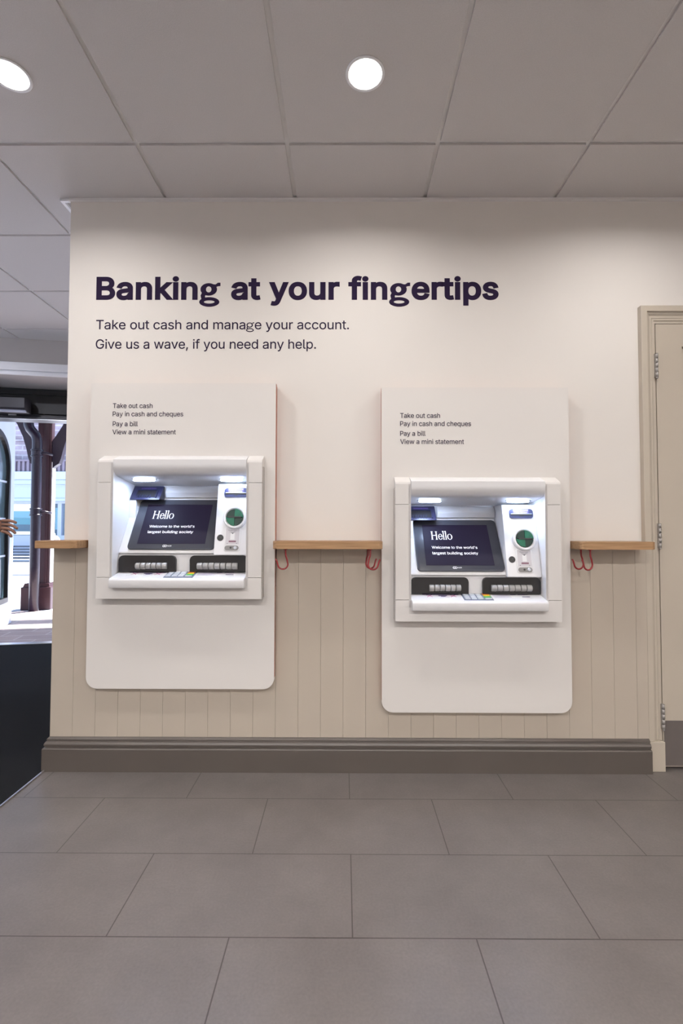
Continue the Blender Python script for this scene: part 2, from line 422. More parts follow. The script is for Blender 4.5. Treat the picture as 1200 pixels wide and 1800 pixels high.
# ------------------------------------------------------------------ lettering
# letter outlines: advance width, then contours of cubic points (handle, point, handle) in 1/1000
CAP_H = 509
SPACE = 188
GLYPH = {
    "'": (206, '95,318,78,318,75,381 73,445,70,509,92,509 114,509,136,509,133,445 131,381,128,318,112,318'),
    ',': (188, '53,-120,38,-120,48,-56 58,8,68,71,91,71 114,71,137,71,119,8 102,-56,84,-120,69,-120'),
    '.': (188, '108,-4,95,-4,83,-4 72,0,63,9,54,18 50,28,50,41,50,54 54,64,63,73,72,82 83,87,95,87,108,87 119,82,128,73,137,64 141,54,141,41,141,28 137,18,128,9,119,0'),
    'B': (456, '122,0,60,0,60,170 60,339,60,509,120,509 181,509,241,509,276,509 306,503,329,491,352,478 369,462,381,442,392,422 398,399,398,374,398,352 394,334,387,320,379,306 369,294,356,286,344,277 330,271,315,267,315,265 315,264,315,262,331,261 347,256,363,246,379,236 392,221,402,203,413,185 418,163,418,136,418,110 412,87,400,67,388,46 370,30,344,18,319,6 287,0,246,0,184,0|125,115,125,57,165,57 205,57,245,57,284,57 313,65,330,80,347,95 355,114,355,137,355,154 351,170,342,184,334,198 322,210,306,218,290,226 270,231,248,231,207,231 166,231,125,231,125,173|125,341,125,285,162,285 200,285,238,285,257,285 273,289,288,296,303,303 315,313,323,326,332,339 336,355,336,372,336,395 328,414,313,429,297,444 273,452,240,452,202,452 163,452,125,452,125,396'),
    'C': (510, '293,-7,267,-7,223,-7 184,4,150,25,116,46 89,76,70,115,50,154 40,200,40,254,40,308 50,354,70,393,89,432 116,462,150,484,184,505 223,516,267,516,293,516 317,512,340,504,363,497 384,486,402,471,420,457 436,439,448,418,460,398 468,374,473,348,451,348 430,348,408,348,404,366 398,381,389,394,381,408 370,419,357,428,345,438 331,444,315,449,300,454 284,456,267,456,236,456 208,448,184,432,159,416 139,394,125,364,111,334 103,297,103,254,103,211 111,174,125,145,140,115 159,92,184,76,208,61 236,53,267,53,284,53 300,55,315,60,331,65 345,72,357,81,370,90 381,101,389,114,398,128 404,143,408,160,430,160 451,160,473,160,468,134 460,111,448,91,436,70 421,52,402,38,384,23 363,12,341,5,318,-3'),
    'G': (520, '309,-7,269,-7,223,-7 184,4,149,25,115,46 88,76,69,116,50,155 40,201,40,254,40,308 50,354,69,393,88,432 115,462,149,484,183,505 222,516,265,516,292,516 317,512,340,504,364,496 385,484,403,469,422,454 437,437,449,416,461,396 470,373,474,349,452,349 430,349,408,349,403,365 396,380,387,393,378,406 368,418,356,427,344,436 330,444,315,448,300,453 284,456,265,456,235,456 208,448,183,432,159,417 139,394,125,364,111,334 103,297,103,254,103,211 111,175,125,145,140,115 159,92,184,76,209,61 237,53,269,53,297,53 323,59,345,71,367,83 384,101,396,123,409,146 415,172,415,202,421,201 428,200,434,199,384,199 333,199,283,199,283,218 283,237,283,256,348,256 413,256,478,256,478,237 478,219,478,200,478,158 469,122,451,91,433,60 408,36,377,19,345,2'),
    'H': (517, '82,0,60,0,60,170 60,339,60,509,82,509 103,509,125,509,125,435 125,362,125,289,214,289 303,289,392,289,392,362 392,435,392,509,414,509 435,509,457,509,457,339 457,170,457,0,435,0 414,0,392,0,392,77 392,154,392,232,303,232 214,232,125,232,125,154 125,77,125,0,103,0'),
    'N': (523, '82,0,60,0,60,170 60,339,60,509,86,509 111,509,136,509,205,400 274,291,343,183,349,174 355,164,363,151,370,138 379,123,388,107,396,90 405,73,414,55,411,54 408,54,405,54,403,72 401,90,401,108,400,126 399,142,399,157,399,172 399,185,399,195,399,300 399,404,399,509,420,509 442,509,463,509,463,339 463,170,463,0,438,0 412,0,387,0,325,97 264,194,202,290,194,303 186,316,177,331,169,345 159,362,148,381,137,400 124,424,108,452,111,453 115,453,119,454,120,428 121,405,122,384,123,362 124,344,124,328,125,312 125,300,125,291,125,194 125,97,125,0,103,0'),
    'P': (445, '82,0,60,0,60,170 60,339,60,509,118,509 177,509,235,509,274,509 307,502,332,487,358,473 377,454,390,430,402,405 409,378,409,348,409,317 402,290,390,265,377,241 358,222,332,207,307,193 274,186,235,186,193,186 151,186,109,186,109,205 109,224,109,242,150,242 191,242,232,242,259,242 281,247,297,256,313,265 325,278,333,294,341,310 344,328,344,348,344,368 341,386,333,402,325,417 313,430,297,438,280,448 259,452,232,452,196,452 160,452,125,452,125,301 125,151,125,0,103,0'),
    'R': (449, '82,0,60,0,60,170 60,339,60,509,119,509 177,509,236,509,275,509 307,502,333,489,359,475 378,457,390,433,403,410 409,382,409,352,409,322 403,295,390,271,378,248 359,230,333,217,307,204 275,198,236,198,189,198 143,198,96,198,96,217 96,236,96,255,142,255 188,255,234,255,260,255 281,259,298,267,314,275 326,286,334,300,341,315 345,332,345,352,345,372 341,390,334,405,326,420 314,431,298,440,281,448 260,452,233,452,197,452 161,452,125,452,125,301 125,151,125,0,103,0|378,0,353,0,312,76 271,153,230,229,254,229 279,229,303,229,344,153 386,76,428,0,403,0'),
    'T': (449, '85,452,32,452,32,471 32,490,32,509,160,509 288,509,417,509,417,490 417,471,417,452,364,452 310,452,257,452,257,301 257,151,257,0,235,0 214,0,193,0,193,151 193,301,193,452,139,452'),
    'V': (480, '228,0,204,0,141,170 79,339,16,509,39,509 62,509,84,509,120,408 156,307,192,206,198,189 206,166,215,137,224,109 235,73,248,31,243,31 239,31,235,31,247,74 258,110,267,138,276,166 284,189,290,206,325,307 360,408,395,509,417,509 440,509,463,509,401,339 340,170,278,0,253,0'),
    'W': (686, '180,0,155,0,109,170 63,339,16,509,38,509 60,509,82,509,109,404 136,300,163,196,168,179 172,162,176,145,179,128 183,111,187,94,190,76 194,58,197,40,194,40 192,40,189,40,193,58 196,76,200,94,203,111 207,128,211,145,215,162 220,179,224,196,251,300 279,404,306,509,331,509 355,509,380,509,407,404 434,300,462,196,466,179 470,162,474,145,478,128 482,111,486,94,490,76 494,58,497,40,494,40 491,40,488,40,492,58 495,76,499,94,502,111 506,128,510,145,514,162 519,179,523,196,550,300 576,404,603,509,625,509 647,509,670,509,623,339 577,170,530,0,505,0 480,0,455,0,426,108 397,215,368,323,362,344 356,367,351,391,346,416 341,444,336,475,340,475 345,475,350,475,345,445 340,419,335,395,330,371 324,347,318,323,289,215 260,108,230,0,205,0'),
    'a': (389, '182,-8,160,-8,136,-8 114,-4,94,5,75,14 59,27,48,45,36,62 30,83,30,108,30,130 35,147,43,161,52,174 63,185,78,193,92,201 108,207,125,211,143,214 160,218,178,220,201,223 220,225,234,227,248,228 258,231,265,235,272,239 276,245,276,255,276,255 276,256,276,257,276,272 273,286,267,297,261,308 252,316,240,322,228,328 213,331,196,331,178,331 162,328,149,322,136,317 126,309,118,301,110,292 104,283,100,274,80,280 61,285,41,291,50,314 62,332,78,346,95,360 113,369,133,375,153,381 173,384,194,384,208,384 223,383,239,379,255,376 271,370,286,360,301,351 313,338,322,320,332,303 337,280,337,251,337,168 337,84,337,0,317,0 297,0,276,0,276,17 276,35,276,52,275,52 274,52,272,52,268,43 261,34,252,25,243,15 230,7,215,1,200,-5|155,45,170,45,193,45 212,50,228,59,244,68 255,79,263,93,272,107 276,122,276,138,276,155 276,172,276,190,273,187 268,184,260,182,251,180 242,178,231,176,221,174 210,172,200,171,190,170 182,169,176,168,161,166 147,163,134,159,122,154 111,148,103,139,96,131 92,119,92,105,92,92 95,81,102,72,109,63 118,57,130,52,142,48'),
    'b': (424, '261,-8,229,-8,206,-8 187,-4,172,4,158,12 146,21,138,31,130,42 123,51,118,59,116,59 114,59,112,59,112,39 112,20,112,0,92,0 72,0,53,0,53,170 53,339,53,509,73,509 93,509,114,509,114,446 114,382,114,319,115,319 117,319,118,319,123,327 129,336,137,346,146,356 157,365,171,373,186,380 205,384,229,384,261,384 289,376,313,360,337,345 356,322,370,293,383,263 390,229,390,189,390,149 384,114,370,84,356,55 338,32,313,16,289,0|197,47,220,47,244,47 263,53,279,66,296,78 308,95,316,117,324,138 328,162,328,190,328,216 324,240,316,261,308,282 296,299,280,311,264,324 244,330,220,330,197,330 177,324,161,312,145,300 133,284,125,263,117,242 113,218,113,190,113,161 117,136,125,115,133,94 146,77,162,65,178,53'),
    'c': (396, '226,-8,207,-8,173,-8 143,0,117,16,91,33 71,56,56,85,41,114 34,148,34,187,34,227 41,262,56,291,71,320 91,344,117,360,143,376 173,384,207,384,226,384 244,382,260,377,276,372 292,365,305,356,319,347 330,335,340,322,350,308 357,294,362,277,342,272 322,267,303,262,300,272 296,281,290,289,285,297 278,304,270,311,262,317 252,322,242,325,232,328 220,330,207,330,182,330 162,323,145,310,129,297 116,280,108,258,100,237 96,213,96,187,96,162 100,139,108,117,116,96 129,79,145,66,162,53 182,46,207,46,220,46 232,48,243,52,253,55 262,60,271,66,279,72 286,80,292,89,297,97 302,107,304,117,324,112 343,107,363,102,358,85 351,70,341,56,332,43 320,31,306,21,293,12 277,4,261,-1,244,-6'),
    'd': (424, '219,-8,195,-8,164,-8 136,0,112,16,87,32 68,55,55,84,41,114 34,149,34,189,34,229 41,263,55,293,69,322 88,345,112,360,136,376 164,384,196,384,219,384 238,380,253,373,268,365 279,356,287,346,296,336 302,327,306,319,308,319 309,319,311,319,311,382 311,446,311,509,331,509 351,509,372,509,372,339 372,170,372,0,352,0 332,0,313,0,313,20 313,39,313,59,311,59 309,59,307,59,302,51 296,42,287,31,278,21 267,12,252,4,238,-4|181,47,204,47,228,47 247,53,263,65,279,77 291,94,299,115,308,136 312,161,312,190,312,218 308,242,300,263,292,284 279,300,263,312,247,324 228,330,204,330,181,330 161,324,145,311,128,299 116,282,108,261,100,240 96,216,96,190,96,162 100,138,109,117,117,95 129,78,145,66,161,53'),
    'e': (404, '238,-8,212,-8,175,-8 144,0,117,16,90,33 70,56,56,85,41,114 34,148,34,187,34,226 41,260,55,290,69,319 89,343,115,359,141,376 171,384,205,384,226,384 246,381,266,374,286,367 303,356,319,341,335,326 348,306,357,282,366,258 371,228,371,194,371,186 371,178,371,169,272,169 174,169,75,169,75,186 75,204,75,221,162,221 250,221,338,221,329,215 319,208,310,202,310,227 306,249,298,268,290,288 278,303,262,314,247,325 228,330,205,330,182,330 163,325,146,313,130,302 118,288,109,270,100,252 96,232,96,211,96,200 96,189,96,178,96,150 101,126,110,106,120,87 134,72,151,62,168,51 189,46,212,46,228,46 241,48,254,53,266,57 276,64,285,73,294,82 301,92,306,106,325,101 345,96,365,91,359,71 349,54,335,39,321,24 303,13,282,4,262,-4'),
    'f': (254, '154,379,228,379,228,362 228,344,228,327,154,327 80,327,6,327,6,344 6,362,6,379,80,379|101,0,81,0,81,144 81,288,81,432,81,453 86,471,96,486,106,500 119,511,135,519,152,526 169,530,187,530,201,530 213,529,222,527,232,525 238,523,243,521,238,503 232,486,227,468,224,470 220,471,215,472,210,473 203,474,195,474,176,474 163,469,154,460,146,451 142,437,142,419,142,279 142,140,142,0,121,0'),
    'g': (425, '238,-151,207,-151,179,-151 154,-147,134,-140,113,-132 96,-122,82,-110,69,-98 58,-84,50,-69,68,-60 84,-50,101,-41,107,-49 113,-57,122,-66,130,-75 141,-82,154,-88,168,-94 186,-97,207,-97,238,-97 263,-90,282,-75,302,-60 311,-37,311,-6,311,19 311,44,311,68,310,68 308,68,306,68,302,60 295,51,287,42,278,32 267,23,252,16,238,8 219,5,195,5,164,5 137,12,113,27,88,41 69,62,55,90,41,118 34,152,34,191,34,230 41,264,55,293,69,322 88,345,112,360,137,376 165,384,196,384,220,384 239,381,254,373,268,365 280,356,288,346,297,336 303,327,308,319,309,319 311,319,313,319,313,339 313,359,313,379,333,379 353,379,372,379,372,250 372,120,372,-9,372,-42 365,-69,350,-90,336,-111 316,-126,290,-136,266,-146|181,59,205,59,228,59 248,64,264,75,280,86 292,101,300,121,308,141 312,165,312,193,312,220 308,243,300,264,292,284 280,300,264,312,248,324 228,330,205,330,181,330 161,324,145,312,129,299 117,283,109,262,100,242 96,218,96,193,96,166 100,143,109,123,117,102 129,87,145,76,162,65'),
    'h': (410, '114,249,114,227,114,151 114,76,114,0,93,0 73,0,53,0,53,170 53,339,53,509,73,509 93,509,114,509,114,435 114,361,114,288,110,288 106,288,102,288,114,322 131,347,152,362,174,377 199,384,227,384,253,384 276,379,295,369,315,358 330,342,341,321,352,300 357,273,357,240,357,160 357,80,357,0,337,0 316,0,296,0,296,78 296,157,296,235,296,265 288,288,273,304,258,321 237,329,210,329,192,329 175,325,161,317,146,310 135,298,126,283,118,267'),
    'i': (167, '73,0,53,0,53,126 53,253,53,379,73,379 93,379,114,379,114,253 114,126,114,0,93,0|96,443,84,443,72,443 62,447,54,455,46,462 41,472,41,483,41,494 46,504,54,512,62,520 72,524,84,524,96,524 106,520,114,512,122,504 126,494,126,483,126,472 122,462,114,455,106,447'),
    'k': (381, '132,158,110,137,110,162 110,187,110,212,114,212 117,212,120,212,175,268 230,323,284,379,310,379 335,379,360,379,302,319 243,259,184,199,182,199 180,199,177,199,155,178|73,0,53,0,53,170 53,339,53,509,73,509 93,509,114,509,114,339 114,170,114,0,93,0|320,0,294,0,245,62 196,124,148,186,162,200 177,214,191,229,252,152 312,76,372,0,346,0'),
    'l': (189, '147,-2,139,-2,110,-2 88,5,74,20,60,35 53,57,53,84,53,226 53,367,53,509,73,509 93,509,114,509,114,372 114,235,114,99,114,81 116,69,120,62,124,55 133,52,146,52,152,52 157,52,160,53,164,53 167,54,170,54,173,37 177,20,181,3,175,1 169,0,162,-1,154,-2'),
    'm': (610, '73,0,53,0,53,126 53,253,53,379,72,379 92,379,112,379,112,351 112,323,112,295,111,295 109,295,108,295,113,316 121,332,132,346,144,359 157,369,172,376,187,383 203,386,219,386,247,386 270,378,287,361,305,344 316,322,321,295,318,295 315,295,312,295,317,313 325,330,337,343,349,357 364,367,381,375,398,382 416,386,437,386,459,386 479,381,497,372,515,362 530,348,541,328,551,309 557,285,557,255,557,170 557,85,557,0,536,0 516,0,496,0,496,85 496,169,496,254,496,281 488,301,472,313,457,325 439,330,419,330,402,330 387,327,374,320,362,313 352,303,345,290,339,278 335,263,335,247,335,165 335,82,335,0,315,0 294,0,274,0,274,87 274,173,274,260,274,281 267,298,253,311,239,324 221,330,199,330,185,330 171,327,158,320,144,313 134,303,126,289,118,276 114,258,114,238,114,159 114,79,114,0,93,0'),
    'n': (410, '114,249,114,227,114,151 114,76,114,0,93,0 73,0,53,0,53,126 53,253,53,379,72,379 92,379,112,379,112,349 112,318,112,288,109,288 106,288,102,288,114,322 131,347,152,362,174,377 199,384,227,384,253,384 276,379,295,369,314,358 330,342,341,321,352,300 357,273,357,240,357,160 357,80,357,0,337,0 316,0,296,0,296,78 296,157,296,235,296,265 288,288,273,304,258,321 237,329,210,329,192,329 175,325,161,317,146,310 135,298,126,283,118,267'),
    'o': (415, '242,-8,207,-8,173,-8 143,0,117,16,91,33 71,56,56,85,41,114 34,148,34,187,34,227 41,262,56,291,71,320 91,344,117,360,143,376 173,384,207,384,242,384 272,376,299,360,325,344 345,320,359,291,374,262 381,227,381,187,381,148 374,114,359,85,345,56 325,33,299,16,272,0|182,46,207,46,233,46 254,53,270,66,287,79 299,96,307,117,315,139 319,162,319,187,319,213 315,236,307,258,299,280 287,297,270,310,254,323 233,330,207,330,182,330 162,323,145,310,129,297 116,280,108,258,100,237 96,213,96,187,96,162 100,139,108,117,116,96 129,79,145,66,162,53'),
    'p': (424, '73,-143,53,-143,53,31 53,205,53,379,72,379 92,379,112,379,112,359 112,339,112,319,114,319 116,319,118,319,123,327 129,336,137,346,145,356 157,365,171,373,186,380 205,384,229,384,261,384 289,376,313,360,337,345 356,322,370,293,383,263 390,229,390,189,390,149 384,114,370,84,356,55 338,32,313,16,289,0 261,-8,229,-8,206,-8 187,-4,173,4,158,12 146,21,138,31,130,42 123,51,118,59,117,59 115,59,114,59,114,-8 114,-76,114,-143,93,-143|197,47,220,47,244,47 263,53,279,66,296,78 308,95,316,117,324,138 328,162,328,190,328,216 324,240,316,261,308,282 296,299,280,311,264,324 244,330,220,330,197,330 177,324,161,312,145,300 133,284,125,263,117,242 113,218,113,190,113,161 117,136,125,115,133,94 146,77,162,65,178,53'),
    'q': (424, '372,31,372,-143,351,-143 331,-143,311,-143,311,-76 311,-8,311,59,309,59 308,59,306,59,302,51 295,42,287,31,278,21 267,12,252,4,238,-4 219,-8,195,-8,164,-8 136,0,112,16,87,32 68,55,55,84,41,114 34,149,34,189,34,229 41,263,55,293,69,322 88,345,112,360,136,376 164,384,196,384,219,384 238,380,253,373,268,365 279,356,287,346,296,336 302,327,307,319,309,319 311,319,313,319,313,339 313,359,313,379,332,379 352,379,372,379,372,205|181,47,204,47,228,47 247,53,263,65,279,77 291,94,299,115,308,136 312,161,312,190,312,218 308,242,300,263,292,284 279,300,263,312,247,324 228,330,204,330,181,330 161,324,145,311,128,299 116,282,108,261,100,240 96,216,96,190,96,162 100,138,109,117,117,95 129,78,145,66,161,53'),
    'r': (259, '73,0,53,0,53,126 53,253,53,379,72,379 92,379,112,379,112,360 112,340,112,321,113,321 114,321,115,321,122,340 135,356,152,367,170,379 190,385,213,385,218,385 223,385,229,384,235,384 240,384,243,384,243,363 243,343,243,322,242,323 237,323,230,324,223,325 215,326,207,326,189,326 173,322,159,315,145,307 134,297,126,284,118,270 114,255,114,237,114,158 114,79,114,0,93,0'),
    's': (365, '211,-8,182,-8,156,-8 132,-4,112,3,92,11 75,23,62,38,49,53 40,72,36,94,55,98 74,102,94,106,99,86 109,70,124,60,139,50 158,45,181,45,208,45 229,51,244,62,260,74 268,87,268,103,268,116 263,127,254,136,245,144 231,151,212,155,191,160 170,165,149,170,115,178 89,191,72,208,55,225 47,247,47,274,47,296 53,315,65,332,77,348 94,361,115,370,136,380 160,384,187,384,213,384 235,380,254,372,272,364 287,353,299,339,310,325 319,308,324,290,305,286 287,281,268,277,264,292 255,304,243,316,230,327 212,332,187,332,165,332 146,327,131,317,116,306 109,293,109,277,109,263 114,252,124,243,134,235 150,228,172,223,191,218 210,214,229,209,264,201 290,188,306,171,323,154 331,133,331,106,331,84 325,64,312,47,300,30 282,16,260,6,237,-3'),
    't': (227, '138,379,204,379,204,362 204,344,204,327,138,327 72,327,6,327,6,344 6,362,6,379,72,379|65,345,65,471,85,471 106,471,126,471,126,347 126,222,126,98,126,81 129,69,136,61,143,54 154,50,170,50,174,50 179,50,185,51,191,52 197,53,202,54,206,36 209,19,213,2,207,0 200,-2,192,-3,184,-4 176,-4,168,-4,136,-4 110,4,92,21,74,38 65,62,65,93,65,219'),
    'u': (410, '210,-5,182,-5,157,-5 134,0,115,11,95,21 80,37,69,59,58,80 53,107,53,139,53,219 53,299,53,379,73,379 93,379,114,379,114,301 114,222,114,144,114,114 121,91,137,75,152,58 173,50,200,50,218,50 235,54,249,62,264,70 275,81,283,97,292,112 296,131,296,153,296,228 296,304,296,379,316,379 337,379,357,379,357,253 357,126,357,0,337,0 318,0,298,0,298,31 298,61,298,92,301,92 304,92,307,92,295,57 279,32,257,17,236,2'),
    'v': (389, '184,0,162,0,114,126 66,253,17,379,40,379 62,379,84,379,111,304 138,230,165,155,174,132 181,110,187,87,193,64 199,42,206,21,198,21 191,21,184,21,191,42 197,64,203,87,209,110 216,132,224,155,251,230 278,304,305,379,327,379 349,379,372,379,323,253 275,126,226,0,205,0'),
    'w': (567, '158,0,138,0,99,126 61,253,22,379,44,379 66,379,87,379,102,324 118,269,134,214,140,191 147,165,154,137,161,108 168,76,175,41,172,41 168,41,165,41,172,75 179,106,186,135,192,163 199,190,206,214,222,269 237,324,252,379,274,379 295,379,316,379,332,324 346,269,362,214,368,190 375,164,382,136,388,107 395,76,402,41,398,41 395,41,391,41,398,76 406,107,413,135,420,164 427,190,434,214,449,269 464,324,480,379,501,379 523,379,545,379,506,253 468,126,430,0,409,0 389,0,368,0,352,57 335,114,319,172,314,189 309,207,304,225,300,243 295,261,290,280,286,299 281,318,276,338,281,338 286,338,290,338,286,318 281,300,277,280,272,262 267,243,262,225,258,206 253,189,248,172,232,114 215,57,199,0,178,0'),
    'y': (389, '51,-140,48,-139,52,-121 57,-103,62,-86,65,-86 68,-87,71,-87,83,-90 94,-91,104,-89,114,-87 122,-82,130,-74,138,-66 145,-53,151,-36,154,-24 158,-13,162,-1,114,126 66,252,17,379,40,379 62,379,84,379,111,304 138,230,165,155,174,132 181,109,187,87,193,64 199,42,206,21,198,21 191,21,184,21,190,42 196,64,202,87,209,110 216,132,224,155,251,230 278,304,305,379,327,379 349,379,372,379,316,234 260,88,204,-58,196,-78 187,-94,176,-107,166,-120 153,-130,139,-136,125,-142 109,-145,92,-145,81,-145 72,-144,64,-143,57,-142'),
}
_cache = {}
from mathutils.geometry import delaunay_2d_cdt
def glyph(ch, bold):
    """flatten the contours, push them outwards by bold, fill where the winding number is not zero"""
    key = (ch, bold)
    if key in _cache:
        return _cache[key]
    w, data = GLYPH[ch]
    cons = []
    for c in data.split('|'):
        P = [tuple(int(v) / 1000.0 for v in p.split(',')) for p in c.split(' ')]
        out = []
        for p, q in zip(P, P[1:] + P[:1]):
            a, b_, c_, d = Vector(p[2:4]), Vector(p[4:6]), Vector(q[0:2]), Vector(q[2:4])
            ch_ = (d - a)
            straight = ch_.length < 1e-6 or all(abs(ch_.x * (h - a).y - ch_.y * (h - a).x) / ch_.length < 0.0015 for h in (b_, c_))
            m = 1 if straight else 5
            for k in range(m):
                t = k / m
                out.append(a * (1 - t) ** 3 + b_ * 3 * t * (1 - t) ** 2 + c_ * 3 * t * t * (1 - t) + d * t ** 3)
        cl = []
        for p in out:
            if not cl or (p - cl[-1]).length > 0.0012: cl.append(p)
        if (cl[0] - cl[-1]).length < 0.0012: cl.pop()
        cons.append(cl)
    area = lambda pl: sum(p.x * q.y - q.x * p.y for p, q in zip(pl, pl[1:] + pl[:1])) / 2
    sgn = 1 if max((area(c) for c in cons), key=abs) > 0 else -1
    off = []
    for c in cons:
        n = len(c); o = []
        for i in range(n):
            d0 = (c[i] - c[i - 1]).normalized(); d1 = (c[(i + 1) % n] - c[i]).normalized()
            n0 = Vector((d0.y, -d0.x)) * sgn; n1 = Vector((d1.y, -d1.x)) * sgn
            m = n0 + n1
            k = max(0.35, 1 + n0.dot(n1))
            o.append(c[i] + m * (bold / k))
        off.append(o)
    if ch == 'g':
        # the sign's face has a looptail g: bowl, ear, link and lower loop
        def ell(cx, cy, rx, ry, d):
            return [Vector((cx + rx * math.cos(d * 2 * PI * k / 32), cy + ry * math.sin(d * 2 * PI * k / 32))) for k in range(32)]
        kk = 1 + 2 * bold / 0.509
        sv, sh_ = 0.050 + 2.2 * bold, 0.044 + 1.0 * bold
        e_ = 0.045 + 1.0 * bold
        off = [ell(0.185, 0.230, 0.163, 0.138, sgn), ell(0.185, 0.230, 0.163 - sv, 0.138 - sh_, -sgn),
               ell(0.198, -0.047, 0.198, 0.106, sgn), ell(0.198, -0.047, 0.198 - sv * 0.85, 0.106 - sh_, -sgn),
               [Vector(p) for p in ((0.055, 0.165), (0.026, 0.095), (0.040, 0.020), (0.10 + bold, 0.020), (0.074 + 1.4 * bold, 0.075), (0.10 + bold, 0.125))][::sgn],
               [Vector(p) for p in ((0.415, 0.378), (0.366, 0.378), (0.318, 0.340), (0.255, 0.345), (0.300, 0.295 - bold), (0.360, 0.378 - e_ - 0.008), (0.415, 0.378 - e_))][::sgn]]
        off = [[Vector((p.x * kk, p.y * kk - bold)) for p in o] for o in off]
        w = 425 * kk
    V, E = [], []
    for o in off:
        k0 = len(V)
        V += o
        E += [(k0 + i, k0 + (i + 1) % len(o)) for i in range(len(o))]
    res = delaunay_2d_cdt(V, E, [], 1, 1e-6)
    vs = [(v.x, v.y) for v in res[0]]
    fs = []
    for f in res[2]:
        cx = sum(vs[i][0] for i in f) / len(f); cy = sum(vs[i][1] for i in f) / len(f)
        wn = 0
        for o in off:
            for p, q in zip(o, o[1:] + o[:1]):
                if (p.y <= cy) != (q.y <= cy):
                    x = p.x + (q.x - p.x) * (cy - p.y) / (q.y - p.y)
                    if x > cx: wn += 1 if q.y > p.y else -1
        if wn * sgn > 0:
            fs.append(tuple(f))
    used = sorted({i for f in fs for i in f}); mp = {i: k for k, i in enumerate(used)}
    _cache[key] = (w / 1000.0, [vs[i] for i in used], [tuple(mp[i] for i in f) for f in fs])
    return _cache[key]
def text_pts(body, bold=0.0, track=-0.014):
    """a line of text laid out from the outlines -> (points, faces, cap height, xmin, xmax)"""
    hv = glyph('H', bold)[1]
    ys = [p[1] for p in hv]
    y0, cap = min(ys), max(ys) - min(ys)
    x, vs, fs = 0.0, [], []
    for ch in body:
        if ch == ' ':
            x += SPACE / 1000.0 * (1 + bold * 4)
            continue
        w, v, f = glyph(ch, bold)
        k0 = len(vs)
        vs += [(x + p[0], p[1] - y0) for p in v]
        fs += [tuple(k0 + q for q in t) for t in f]
        x += w + 0.9 * bold + track
    xs = [v[0] for v in vs]
    return vs, fs, cap, min(xs), max(xs)

def add_text(mb, body, x0, x1, base, cap, fn, bold=0.0, mi=0):
    vs, fs, c, a, b = text_pts(body, bold)
    vv = [mb._v(fn(x0 + (x - a) / (b - a) * (x1 - x0), base + y / c * cap)) for x, y in vs]
    for f in fs:
        try:
            k = mb.bm.faces.new([vv[i] for i in f])
            k.material_index = mi
        except ValueError:
            pass
    return mb

# ------------------------------------------------------------------ the shell
CZ = 2.60            # underside of the ceiling tiles
WY = 2.20            # face of the cash machine wall
WX = -1.275          # free end of that wall
FA = math.radians(10.2)          # the entrance front stands at this angle
FO = Vector((-2.70, 4.468, 0.0))  # a point on the threshold
FU = Vector((math.cos(FA), math.sin(FA), 0))
FV = Vector((-math.sin(FA), math.cos(FA), 0))
def fac(u, v, z):
    return FO + FU * u + FV * v + Vector((0, 0, z))

X0, X1, Y0 = -4.6, 3.2, -4.2
def front_y(x):
    return FO.y + (x - FO.x) * math.tan(FA)

b = MB()
b.poly([(X0, Y0, 0), (X1, Y0, 0), (X1, 2.6, 0), (-1.2, 2.6, 0), (-1.2, front_y(-1.2), 0), (X0, front_y(X0), 0)])
struct(b.build('floor', MT['floor']))

# the ceiling: lay-in tiles with open joints and the grid seen in the joints
CX, CY, TS, GAP = -0.828, 1.871, 0.600, 0.0175
b = MB()
for i in range(-7, 7):
    for j in range(-10, 4):
        xa, xb = CX + TS * i + GAP / 2, CX + TS * (i + 1) - GAP / 2
        ya, yb = CY + TS * j + GAP / 2, CY + TS * (j + 1) - GAP / 2
        xa, xb = max(xa, X0), min(xb, X1)
        ya, yb = max(ya, Y0), yb
        if xb <= xa or yb <= ya: continue
        b.box(xa, xb, ya, yb, CZ, CZ + 0.012, mi=0)
b.box(X0, X1, Y0, 4.9, CZ + 0.0088, CZ + 0.11, mi=1)
struct(b.build('ceiling', [MT['tile'], MT['grid']]))

# cash machine wall, with a real opening behind each machine
ATM = [(-0.711, 0.764), (0.580, 0.6705)]        # centre x, underside z of each machine's fascia
HOLE = 0.312
DOOR_L, DOOR_R, DOOR_T = 1.405, 2.205, 2.025
b = MB()
T = 0.02
xs = [WX]
for cx, z0 in ATM:
    xs += [cx - HOLE, cx + HOLE]
xs += [DOOR_L, DOOR_R, X1]
yb = WY + 0.10
b.box(xs[0], xs[1], WY, yb, 0, CZ)
for k, (cx, z0) in enumerate(ATM):
    b.box(cx - HOLE, cx + HOLE, WY, yb, 0, z0 + 0.05)
    b.box(cx - HOLE, cx + HOLE, WY, yb, z0 + 0.59, CZ)
b.box(xs[2], xs[3], WY, yb, 0, CZ)
b.box(xs[4], DOOR_L, WY, yb, 0, CZ)
b.box(DOOR_L, DOOR_R, WY, yb, DOOR_T, CZ)
b.box(DOOR_R, X1, WY, yb, 0, CZ)
b.box(WX, WX + 0.10, yb, front_y(WX) - 0.02, 0, CZ)
struct(b.build('wall_front', MT['wall']))
b = MB(); b.box(X1, X1 + 0.1, Y0, WY + 0.1, 0, CZ); struct(b.build('wall_right', MT['plain']))
b = MB(); b.box(X0 - 0.1, X0, Y0, 0.4, 0, CZ); b.box(X0 - 0.1, X0, 3.8, front_y(X0), 0, CZ); b.box(X0 - 0.1, X0, 0.4, 3.8, 0, 0.45); b.box(X0 - 0.1, X0, 0.4, 3.8, 2.40, CZ); struct(b.build('wall_left', MT['plain']))
b = MB(); b.box(X0 - 0.1, X1 + 0.1, Y0 - 0.1, Y0, 0, CZ); struct(b.build('wall_back', MT['plain']))

